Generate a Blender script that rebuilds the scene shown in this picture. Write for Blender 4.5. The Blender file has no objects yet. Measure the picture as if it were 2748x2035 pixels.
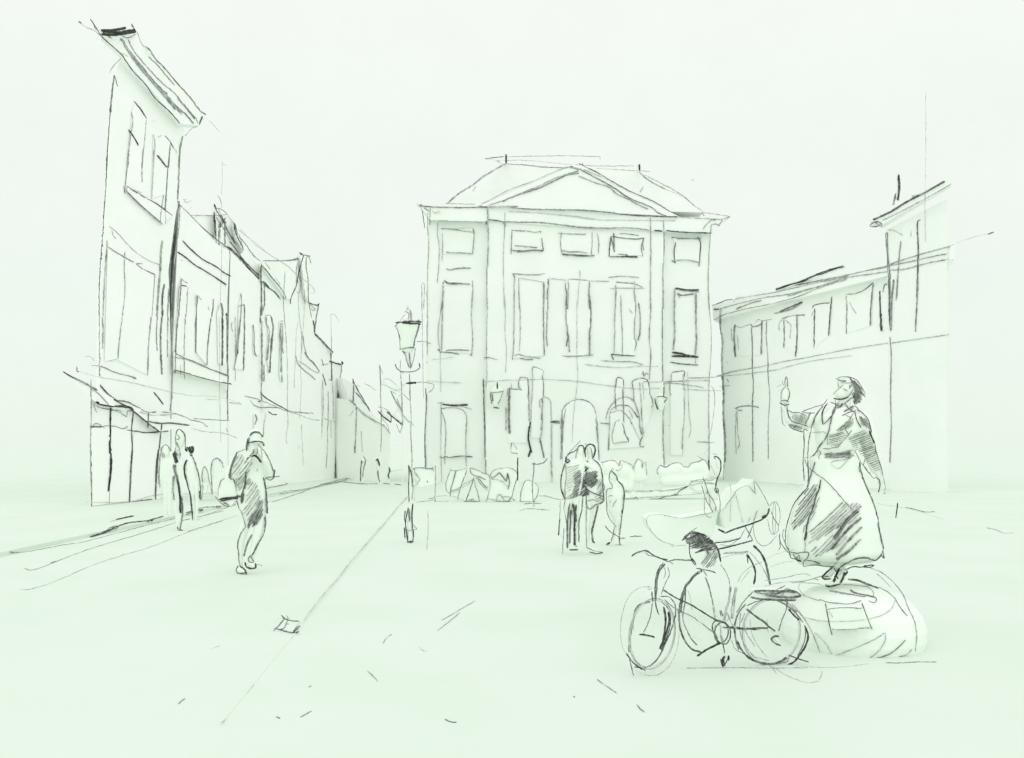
import bpy, math, random
from mathutils import Vector
from mathutils.bvhtree import BVHTree

# ---------------------------------------------------------------- camera model of the viewpoint
F, CX, HY, EYE = 2340.0, 1374.0, 1201.0, 1.55
W_PX, H_PX = 2748.0, 2035.0
scene = bpy.context.scene
COL = scene.collection
RND = random.Random(7)

def ray(px, py):
    return Vector(((px - CX) / F, 1.0, -(py - HY) / F))

ORIGIN = Vector((0, 0, EYE))

class Plane:
    """vertical plane through p with horizontal normal n (towards the viewer), or the ground"""
    def __init__(s, p=None, n=None, ground=False):
        s.ground = ground
        if not ground:
            s.p = Vector((p[0], p[1])); s.n = Vector((n[0], n[1])).normalized()
            if s.n.dot(-s.p) < 0: s.n = -s.n
    def hit(s, px, py, off=0.0):
        d = ray(px, py)
        if s.ground:
            t = (off - EYE) / min(d.z, -1e-4)
        else:
            q = s.p + s.n * off
            t = s.n.dot(q) / (s.n.dot(Vector((d.x, d.y))))
        return ORIGIN + d * t

def front(Y): return Plane((0, Y), (0, -1))
def along(a, b):
    d = Vector((b[0] - a[0], b[1] - a[1])); return Plane(a, (-d.y, d.x))
GROUND = Plane(ground=True)

CROPS = dict(pp=(0, 0, 1), a1=(150, 0, .27236), a2=(150, 400, .27236), a3=(600, 500, .27236), a4=(150, 850, .27236),
    a5=(0, 1200, .27236), a6=(600, 900, .27236), a7=(500, 1100, .30272), a8=(500, 1500, .35858),
    b1=(1050, 380, .27236), b2=(1500, 380, .27236), b3=(1050, 780, .27236), b4=(1500, 780, .27236),
    b5=(1050, 1130, .27236), b6=(1450, 1130, .27236), b7=(1950, 200, .36322), b8=(1900, 750, .29667),
    c1=(1650, 1400, .27236), c2=(2050, 1450, .24213), c3=(2050, 980, .18157), c4=(2050, 1240, .21786),
    c5=(1470, 1160, .21796), c6=(1020, 800, .24206), c7=(1700, 1200, .18157), c8=(2300, 1200, .21182))

# ---------------------------------------------------------------- materials
def mat_paper(name, base, scale=3.0, amount=.012, rough=.9):
    m = bpy.data.materials.new(name); m.use_nodes = True
    nt = m.node_tree; b = nt.nodes['Principled BSDF']
    b.inputs['Roughness'].default_value = rough
    b.inputs['Specular IOR Level'].default_value = 0.0
    tc = nt.nodes.new('ShaderNodeTexCoord')
    n1 = nt.nodes.new('ShaderNodeTexNoise'); n1.inputs['Scale'].default_value = scale
    n1.inputs['Detail'].default_value = 5
    r = nt.nodes.new('ShaderNodeValToRGB')
    r.color_ramp.elements[0].position = .35; r.color_ramp.elements[1].position = .65
    r.color_ramp.elements[0].color = (base[0] * (1 - amount * 2.2), base[1] * (1 - amount), base[2] * (1 - amount * 1.6), 1)
    r.color_ramp.elements[1].color = (min(.97, base[0] * (1 + amount * 1.6)), min(.97, base[1] * (1 + amount)), min(.97, base[2] * (1 + amount * 1.8)), 1)
    nt.links.new(tc.outputs['Object'], n1.inputs['Vector'])
    nt.links.new(n1.outputs['Fac'], r.inputs['Fac'])
    nt.links.new(r.outputs['Color'], b.inputs['Base Color'])
    return m

def mat_graphite():
    m = bpy.data.materials.new('graphite'); m.use_nodes = True
    nt = m.node_tree; b = nt.nodes['Principled BSDF']
    b.inputs['Roughness'].default_value = .7
    b.inputs['Specular IOR Level'].default_value = 0.1
    at = nt.nodes.new('ShaderNodeAttribute'); at.attribute_name = 'pressure'
    r = nt.nodes.new('ShaderNodeValToRGB')
    e = r.color_ramp.elements
    e[0].position = 0; e[0].color = GRAPH[0]
    e[1].position = 1; e[1].color = GRAPH[-1]
    for i, c in enumerate(GRAPH[1:-1]):
        x = e.new((i + 1) / (len(GRAPH) - 1)); x.color = c
    nt.links.new(at.outputs['Fac'], r.inputs['Fac'])
    nt.links.new(r.outputs['Color'], b.inputs['Base Color'])
    return m

def g_(v): return (v * .95, v, v * .96, 1)
GRAPH = [g_(.70), g_(.48), g_(.28), g_(.13), g_(.04)]
M = {}
def make_materials():
    M['paper'] = mat_paper('chalky_pale_surface', WALL_COL, .6)
    M['stone'] = mat_paper('pale_stone', STONE_COL, .6)
    M['cloth'] = mat_paper('pale_cloth_and_paint', CLOTH_COL, 4)
    M['plaster'] = mat_paper('pale_plaster', PLASTER_COL, .6)
    M['roof'] = mat_paper('pale_roof', ROOF_COL, .8)
    M['ground'] = mat_paper('pale_paving', GROUND_COL, .55, .010)
    M['graphite'] = mat_graphite()

# ---------------------------------------------------------------- the thing builder
class Part:
    def __init__(s, name, parent=None, label=None):
        s.name, s.parent, s.label = name, parent, label
        s.v, s.f = [], []            # solids
        s.sv, s.sf, s.st = [], [], []  # pencil-dark tubes
        s.strokes = []; s.voxel = None; s.plane = None; s.rings = []
        s.mat = 'paper'

def uv_sphere(c, r, flat, nu=12, nv=8):
    v = [(c.x, c.y, c.z + r)]
    for i in range(1, nv):
        t = math.pi * i / nv
        for j in range(nu):
            p = 2 * math.pi * j / nu
            v.append((c.x + r * math.sin(t) * math.cos(p), c.y + r * flat * math.sin(t) * math.sin(p), c.z + r * math.cos(t)))
    v.append((c.x, c.y, c.z - r)); f = []
    for j in range(nu):
        f.append((0, 1 + j, 1 + (j + 1) % nu))
        for i in range(nv - 2):
            a = 1 + i * nu + j; b = 1 + i * nu + (j + 1) % nu
            f.append((a, a + nu, b + nu, b))
        f.append((len(v) - 1, 1 + (nv - 2) * nu + (j + 1) % nu, 1 + (nv - 2) * nu + j))
    return v, f

def catmull(p, step):
    """dense smooth polyline through 2-D points"""
    if len(p) == 2: pts = [p[0], p[1]]
    else:
        q = [p[0]] + p + [p[-1]]; pts = []
        for i in range(1, len(q) - 2):
            p0, p1, p2, p3 = q[i - 1], q[i], q[i + 1], q[i + 2]
            L = math.dist(p1, p2); n = max(1, int(L / 4))
            def tang(a, b, c):
                la, lb = math.dist(a, b) + 1e-6, math.dist(b, c) + 1e-6
                if la < 1e-3 or lb < 1e-3: return ((c[0] - a[0]) / (la + lb), (c[1] - a[1]) / (la + lb))
                d1 = ((b[0] - a[0]) / la, (b[1] - a[1]) / la); d2 = ((c[0] - b[0]) / lb, (c[1] - b[1]) / lb)
                k = max(0., (d1[0] * d2[0] + d1[1] * d2[1] + .35) / 1.35)
                return ((d1[0] + d2[0]) * .5 * k, (d1[1] + d2[1]) * .5 * k)
            t1, t2 = tang(p0, p1, p2), tang(p1, p2, p3)
            for k in range(n):
                s = k / n; h1 = 2 * s**3 - 3 * s**2 + 1; h2 = s**3 - 2 * s**2 + s; h3 = -2 * s**3 + 3 * s**2; h4 = s**3 - s**2
                pts.append(tuple(h1 * p1[m] + h2 * L * t1[m] + h3 * p2[m] + h4 * L * t2[m] for m in (0, 1)))
        pts.append(p[-1])
    out = [pts[0]]; acc = 0.0
    for a, b in zip(pts, pts[1:]):
        L = math.dist(a, b)
        if L < 1e-6: continue
        pos = step - acc
        while pos < L:
            out.append((a[0] + (b[0] - a[0]) * pos / L, a[1] + (b[1] - a[1]) * pos / L)); pos += step
        acc = L - (pos - step)
    if math.dist(out[-1], pts[-1]) > .5: out.append(pts[-1])
    return out

class Thing:
    def __init__(s, name, label=None, cat=None, plane=None, ext=None, group=None, base=None, kind=None, mat=None):
        s.name, s.label, s.cat, s.group, s.kind = name, label, cat, group, kind
        s.plane = plane or front(20); s.base = base; s.parts = []; s.cur = None
        s.ext = Vector(ext).normalized() if ext else Vector((0, 1, 0)); s.mat = mat or ('paper' if cat in ('house', 'building') else 'cloth')
        s.last_part = None
    def part(s, name, label=None, sub=False):
        p = Part(name, s.last_part if sub else None, label); p.mat = s.mat
        s.parts.append(p); s.cur = p
        if not sub: s.last_part = p
        return p
    def pl(s): return s.cur.plane or s.plane
    # -- solids
    def prism(s, front_pts, thick):
        e = s.ext * thick; p = s.cur; b = len(p.v); n = len(front_pts)
        if s.pl().ground: e = Vector((0, 0, -thick))
        p.v += [tuple(q) for q in front_pts] + [tuple(q + e) for q in front_pts]
        p.f += [tuple(range(b, b + n)), tuple(range(b + 2 * n - 1, b + n - 1, -1))]
        p.f += [(b + i, b + n + i, b + n + (i + 1) % n, b + (i + 1) % n) for i in range(n)]
    def poly(s, pts, off, thick):
        out = []
        for x, y in pts:
            q = s.pl().hit(x, y, off)
            if not s.pl().ground: q.z = max(q.z, 0.0)
            out.append(q)
        s.prism(out, thick)
    def loft(s, pts, flat, dy0=0.0):
        """pts: (px, py, radius_px, dy)"""
        p = s.cur; C = []
        for x, y, r, dy in pts:
            q = s.pl().hit(x, y); d = ray(x, y); t = q.y + dy0 + dy
            q = ORIGIN + d * t; C.append((q, max(r, .3) * t / F))
        for (c, r), q in zip(C, pts):
            v, f = uv_sphere(c, r, flat)
            if q[2] > 22: v = [(x, y, c.z + (z - c.z) * .22) for x, y, z in v]
            b = len(p.v); p.v += v; p.f += [tuple(b + i for i in k) for k in f]
        N = 12
        for (a, ra), (c, rc) in zip(C, C[1:]):
            d = c - a
            if d.length < 1e-5: continue
            d.normalize(); side = d.cross(Vector((0, 1, 0)))
            if side.length < .05: side = Vector((1, 0, 0))
            side.normalize(); up = side.cross(d)
            b = len(p.v)
            for q, r in ((a, ra), (c, rc)):
                for j in range(N):
                    w = 2 * math.pi * j / N
                    p.v.append(tuple(q + side * (r * math.cos(w)) + up * (r * flat * math.sin(w))))
            p.f += [(b + j, b + (j + 1) % N, b + N + (j + 1) % N, b + N + j) for j in range(N)]
            p.f += [tuple(range(b + N - 1, b - 1, -1)), tuple(range(b + N, b + 2 * N))]
    def hand(s, x, y, size, ang, dy=0.0, curl=.35, side=1):
        """a palm, four unequal bent fingers and a thumb; ang: direction of the fingers in the picture, degrees, 0 = right, 90 = up"""
        a = math.radians(ang); u = (math.cos(a), -math.sin(a)); n = (-u[1] * side, u[0] * side)
        P = lambda f, g: (x + u[0] * f * size + n[0] * g * size, y + u[1] * f * size + n[1] * g * size)
        for g in (-.17, -.05, .08, .2):
            k0, k1 = P(0, g * .8), P(.42, g)
            s.loft([(k0[0], k0[1], size * .12, dy), (k1[0], k1[1], size * .1, dy)], .8)
        for g, L in ((-.2, .36), (-.07, .44), (.07, .47), (.21, .4)):
            a0, a1, a2, a3 = P(.42, g), P(.42 + L * .45, g * 1.15), P(.42 + L * (.8 - curl * .2), g * 1.2), P(.42 + L * (1 - curl * .4), g * 1.2)
            z = dy
            s.loft([(a0[0], a0[1], size * .062, z), (a1[0], a1[1], size * .056, z - .004), (a2[0], a2[1], size * .05, z - .004 - curl * .03), (a3[0], a3[1], size * .043, z - curl * .07)], .95)
        t0, t1, t2 = P(.08, .2), P(.26, .38), P(.44, .42)
        s.loft([(t0[0], t0[1], size * .08, dy), (t1[0], t1[1], size * .062, dy - .01), (t2[0], t2[1], size * .05, dy - .02)], .95)
    def lathe(s, cx, cy, prof, n=40):
        p = s.cur; b = len(p.v)
        for r, z in prof:
            for j in range(n):
                w = 2 * math.pi * j / n; p.v.append((cx + r * math.cos(w), cy + r * math.sin(w), z))
        for i in range(len(prof) - 1):
            for j in range(n):
                p.f.append((b + i * n + j, b + i * n + (j + 1) % n, b + (i + 1) * n + (j + 1) % n, b + (i + 1) * n + j))
        p.f += [tuple(range(b + n - 1, b - 1, -1)), tuple(range(b + (len(prof) - 1) * n, b + len(prof) * n))]
    def box(s, x0, x1, y0, y1, z0, z1):
        p = s.cur; b = len(p.v)
        p.v += [(x, y, z) for z in (z0, z1) for x, y in ((x0, y0), (x1, y0), (x1, y1), (x0, y1))]
        p.f += [tuple(b + i for i in k) for k in ((3, 2, 1, 0), (4, 5, 6, 7), (0, 1, 5, 4), (1, 2, 6, 5), (2, 3, 7, 6), (3, 0, 4, 7))]
    # -- pencil tubes
    def tube(s, part, pts, rad, tone):
        """pts world points, radii, tones (1..9)"""
        b = len(part.sv); n = len(pts)
        for i, q in enumerate(pts):
            d = (pts[min(i + 1, n - 1)] - pts[max(i - 1, 0)])
            if d.length < 1e-7: d = Vector((1, 0, 0))
            d.normalize(); v = (q - ORIGIN).normalized()
            side = d.cross(v)
            if side.length < .1: side = d.cross(Vector((0, 0, 1)) if abs(d.z) < .9 else Vector((1, 0, 0)))
            side.normalize(); up = side.cross(d)
            for a, c in ((1, 0), (0, .8), (-1, 0), (0, -.8)):
                part.sv.append(tuple(q + side * (rad[i] * a) + up * (rad[i] * c)))
                part.st.append(min(1, max(0, (tone[i] - 1) / 8)))
        for i in range(n - 1):
            for j in range(4):
                k = b + i * 4
                part.sf.append((k + j, k + (j + 1) % 4, k + 4 + (j + 1) % 4, k + 4 + j))
        part.sf += [(b + 3, b + 2, b + 1, b), (b + 4 * n - 4, b + 4 * n - 3, b + 4 * n - 2, b + 4 * n - 1)]
    def drape(s, part, pts, tone, w, bvh, taper=True):
        if w > 6.2:
            base = catmull(pts, 6.0); k = max(2, round(w / 2.7))
            for j in range(k):
                off = ((j + .5) / k - .5) * (w - 2.4); z = []; wob = RND.gauss(0, .8)
                e0, e1 = RND.uniform(0, .06), RND.uniform(0, .06)
                for i, q in enumerate(base):
                    if len(base) > 6 and not (e0 <= i / len(base) <= 1 - e1): continue
                    a, c = base[max(i - 1, 0)], base[min(i + 1, len(base) - 1)]
                    L = math.dist(a, c) + 1e-6; nx, ny = -(c[1] - a[1]) / L, (c[0] - a[0]) / L
                    wob = wob * .8 + RND.gauss(0, .5)
                    z.append((q[0] + nx * (off + wob), q[1] + ny * (off + wob)))
                if j % 2: z.reverse()
                if len(z) > 1: s.drape(part, z, tone + RND.uniform(-1.2, .4), 2.7, bvh)
            return
        path = catmull(pts, 5.0); jit = .45 if tone < 7 else .3
        pl = part.plane or s.plane; n = len(path); P, R_, T = [], [], []
        press, last = 0.0, None
        for i, (x, y) in enumerate(path):
            x += RND.gauss(0, jit) * .8; y += RND.gauss(0, jit) * .8
            d = ray(x, y); hit = None
            if bvh:
                loc, nr, idx, dist = bvh.ray_cast(ORIGIN, d)
                if loc is not None: hit = (loc - ORIGIN).y
            if hit is None:
                t = pl.hit(x, y, 0.02).y
                if bvh and last is None:
                    q = bvh.find_nearest(ORIGIN + d * t, 1.2)
                    if q[0] is not None: t = q[0].y
                hit = last if last is not None else t
                if pl.ground: hit = t
            last = hit
            press = press * .6 + RND.gauss(0, .55)
            r = w / 2 * hit / F * (1 + RND.uniform(-.2, .2) + press * .06)
            if taper and (i == 0 or i == n - 1): r *= .5
            t = hit - r * .7 - .004 - hit * .0004
            P.append(ORIGIN + d * t); R_.append(r); T.append(tone + press + RND.uniform(-1.3, 1.1))
        if n > 1: s.tube(part, P, R_, T)
    def ring(s, cx, cy, r_px, yaw, tone, w, squash=1.0):
        """a real wheel rim: circle standing on edge, turned by yaw degrees"""
        c = s.pl().hit(cx, cy); k = c.y / F; a = math.radians(yaw); n = 44
        P = [c + Vector((math.cos(a) * math.cos(2 * math.pi * i / n), math.sin(a) * math.cos(2 * math.pi * i / n), math.sin(2 * math.pi * i / n) * squash)) * (r_px * k) for i in range(n + 1)]
        s.tube(s.cur, P, [w / 2 * k] * (n + 1), [tone + RND.gauss(0, .6) for _ in P])
    # -- text notation of the drawn shapes
    def add(s, text):
        crop = CROPS['pp']
        for line in text.strip().splitlines():
            line = line.strip()
            if not line or line[0] == '#': continue
            if line[0] == '@':
                f = [x.strip() for x in line[1:].split('|')]
                w = f[0].split(); p = s.part(w[1], f[1] if len(f) > 1 and f[1] else None, sub=w[0] == 'sub')
                if len(f) > 2: p.mat = f[2]
                continue
            for seg in line.split(';'):
                toks = seg.split()
                if not toks: continue
                if toks[0].endswith(':') and toks[0][:-1] in CROPS: crop = CROPS[toks.pop(0)[:-1]]
                if not toks: continue
                op = toks[0]
                if op in 'PHLQRVTX' and len(op) == 1: toks.pop(0)
                else: op = 'S'
                nargs = dict(P=2, H=4, L=1, Q=1, R=1, V=4, T=6, X=5, S=2)[op]
                args = []
                while len(args) < nargs:
                    x = toks.pop(0)
                    if x.endswith(':') and x[:-1] in CROPS: crop = CROPS[x[:-1]]
                    else: args.append(float(x))
                pts, buf, Y = [], [], None
                c = crop
                for t in toks:
                    if t.endswith(':') and t[:-1] in CROPS: c = CROPS[t[:-1]]; continue
                    if t[0] == 'Y': Y = float(t[1:]); continue
                    buf.append(t)
                    if op == 'L':
                        if len(buf) == 3:
                            r, _, dy = buf[2].partition('@')
                            pts.append((c[0] + float(buf[0]) * c[2], c[1] + float(buf[1]) * c[2], float(r) * c[2], float(dy or 0))); buf = []
                    elif len(buf) == 2:
                        pts.append((c[0] + float(buf[0]) * c[2], c[1] + float(buf[1]) * c[2]) + ((Y,) if op == 'Q' else ())); buf = []
                crop = c
                if op == 'S': s.cur.strokes.append((args[0], max(1.75, args[1] * c[2] * WSC), pts))
                elif op == 'P': s.poly(pts, *args)
                elif op == 'L': s.loft(pts, args[0])
                elif op == 'Q': s.prism([ORIGIN + ray(x, y) * yy for x, y, yy in pts], args[0])
                elif op == 'R': s.cur.voxel = args[0]
                elif op == 'V':
                    q = (c[0] + args[0] * c[2], c[1] + args[1] * c[2]); o = ORIGIN + ray(*q) * args[2]; a = math.radians(args[3])
                    s.cur.plane = Plane((o.x, o.y), (-math.sin(a), math.cos(a)))
                elif op == 'T': s.ring(c[0] + args[0] * c[2], c[1] + args[1] * c[2], args[2] * c[2], args[3], args[4], args[5] * c[2])
                elif op == 'X': s.hand(c[0] + args[0] * c[2], c[1] + args[1] * c[2], args[2] * c[2], args[3], args[4])
                elif op == 'H': s.hatch(args[0], max(1.9, args[1] * c[2] * WSC * .8), args[2], args[3] * c[2] * .7, pts)
        return s
    def hatch(s, tone, w, ang, gap, poly):
        a = math.radians(ang); u = (math.cos(a), -math.sin(a)); n = (-u[1], u[0])
        pr = [(p[0] * n[0] + p[1] * n[1]) for p in poly]; lo, hi = min(pr), max(pr); k = lo + gap * .5; flip = False
        while k < hi:
            xs = []
            for p, q in zip(poly, poly[1:] + poly[:1]):
                a0 = p[0] * n[0] + p[1] * n[1] - k; a1 = q[0] * n[0] + q[1] * n[1] - k
                if a0 * a1 < 0:
                    t = a0 / (a0 - a1); xs.append((p[0] + (q[0] - p[0]) * t, p[1] + (q[1] - p[1]) * t))
            xs.sort(key=lambda p: p[0] * u[0] + p[1] * u[1])
            for i in range(0, len(xs) - 1, 2):
                p, q = xs[i], xs[i + 1]; L = math.dist(p, q)
                if L < 4: continue
                e0, e1 = RND.uniform(-.03, .07), RND.uniform(-.03, .1)
                A = (p[0] + (q[0] - p[0]) * e0, p[1] + (q[1] - p[1]) * e0); B = (q[0] - (q[0] - p[0]) * e1, q[1] - (q[1] - p[1]) * e1)
                mid = ((A[0] + B[0]) / 2 + n[0] * L * .02, (A[1] + B[1]) / 2 + n[1] * L * .02)
                pts = [A, mid, B]
                if flip: pts.reverse()
                s.cur.strokes.append((tone + RND.uniform(-1.6, .9), w * RND.uniform(.8, 1.25), pts)); flip = not flip
            k += gap * RND.uniform(.75, 1.25)
    # -- assembly
    def build(s, solids=None):
        tv, tf = [], []
        for p in s.parts:
            if p.voxel and p.v:
                me = bpy.data.meshes.new('tmp'); me.from_pydata(p.v, [], p.f)
                o = bpy.data.objects.new('tmp', me); COL.objects.link(o)
                m = o.modifiers.new('r', 'REMESH'); m.mode = 'VOXEL'; m.voxel_size = p.voxel
                sm = o.modifiers.new('s', 'SMOOTH'); sm.factor = .5; sm.iterations = 3
                bpy.context.view_layer.update()
                ev = o.evaluated_get(bpy.context.evaluated_depsgraph_get()).data
                p.v = [tuple(v.co) for v in ev.vertices]; p.f = [tuple(f.vertices) for f in ev.polygons]
                p.smooth = True
                bpy.data.objects.remove(o); bpy.data.meshes.remove(me)
            b = len(tv); tv += p.v; tf += [tuple(b + i for i in f) for f in p.f]
        if solids: tv, tf = solids
        bvh = BVHTree.FromPolygons([Vector(v) for v in tv], tf, epsilon=1e-6) if tf else None
        for p in s.parts:
            for tone, w, pts in p.strokes: s.drape(p, pts, tone, w, bvh)
        objs = {}
        if s.base is None:
            allv = [v for p in s.parts for v in (p.v or p.sv)]
            xs, ys, zs = zip(*allv)
            s.base = ((min(xs) + max(xs)) / 2, (min(ys) + max(ys)) / 2, max(0.0, min(zs)))
        bx = Vector(s.base)
        single = len(s.parts) == 1 and s.parts[0].name == s.name
        root = None
        if not single:
            root = bpy.data.objects.new(s.name, None); root.empty_display_size = .2
            root.location = bx; COL.objects.link(root)
        for p in s.parts:
            nv = len(p.v); me = bpy.data.meshes.new(p.name)
            me.from_pydata([tuple(Vector(v) - bx) for v in p.v + p.sv], [], p.f + [tuple(nv + i for i in f) for f in p.sf])
            me.materials.append(M[p.mat]); me.materials.append(M['graphite'])
            at = me.attributes.new('pressure', 'FLOAT', 'POINT')
            at.data.foreach_set('value', [0.0] * nv + p.st)
            me.polygons.foreach_set('material_index', [0] * len(p.f) + [1] * len(p.sf))
            if getattr(p, 'smooth', False): me.polygons.foreach_set('use_smooth', [True] * len(p.f) + [False] * len(p.sf))
            me.update()
            o = bpy.data.objects.new(p.name, me); COL.objects.link(o); objs[id(p)] = o
            if single: o.location = bx; root = o
            else: o.parent = objs[id(p.parent)] if p.parent else root
            if p.label and not single: o['label'] = p.label
        if s.label: root['label'] = s.label
        if s.cat: root['category'] = s.cat
        if s.group: root['group'] = s.group
        if s.kind: root['kind'] = s.kind
        return root

WSC = .82
WALL_COL = (.935, .95, .93)
STONE_COL = (.83, .86, .83)
CLOTH_COL = (.815, .875, .812)
GROUND_COL = (.712, .79, .715)
ROOF_COL = (.735, .775, .735)
PLASTER_COL = (.89, .915, .89)
SKY = (.845, .938, .842)
SKY_TOP = (.935, .975, .925)
SUN = 1.2
make_materials()
PL = along((-10.9, 22.6), (-8.5, 42.0))      # the line of the street's house fronts
PLx = (-.5, 1, 0)
GL = 'houses along the shopping street'

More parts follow.
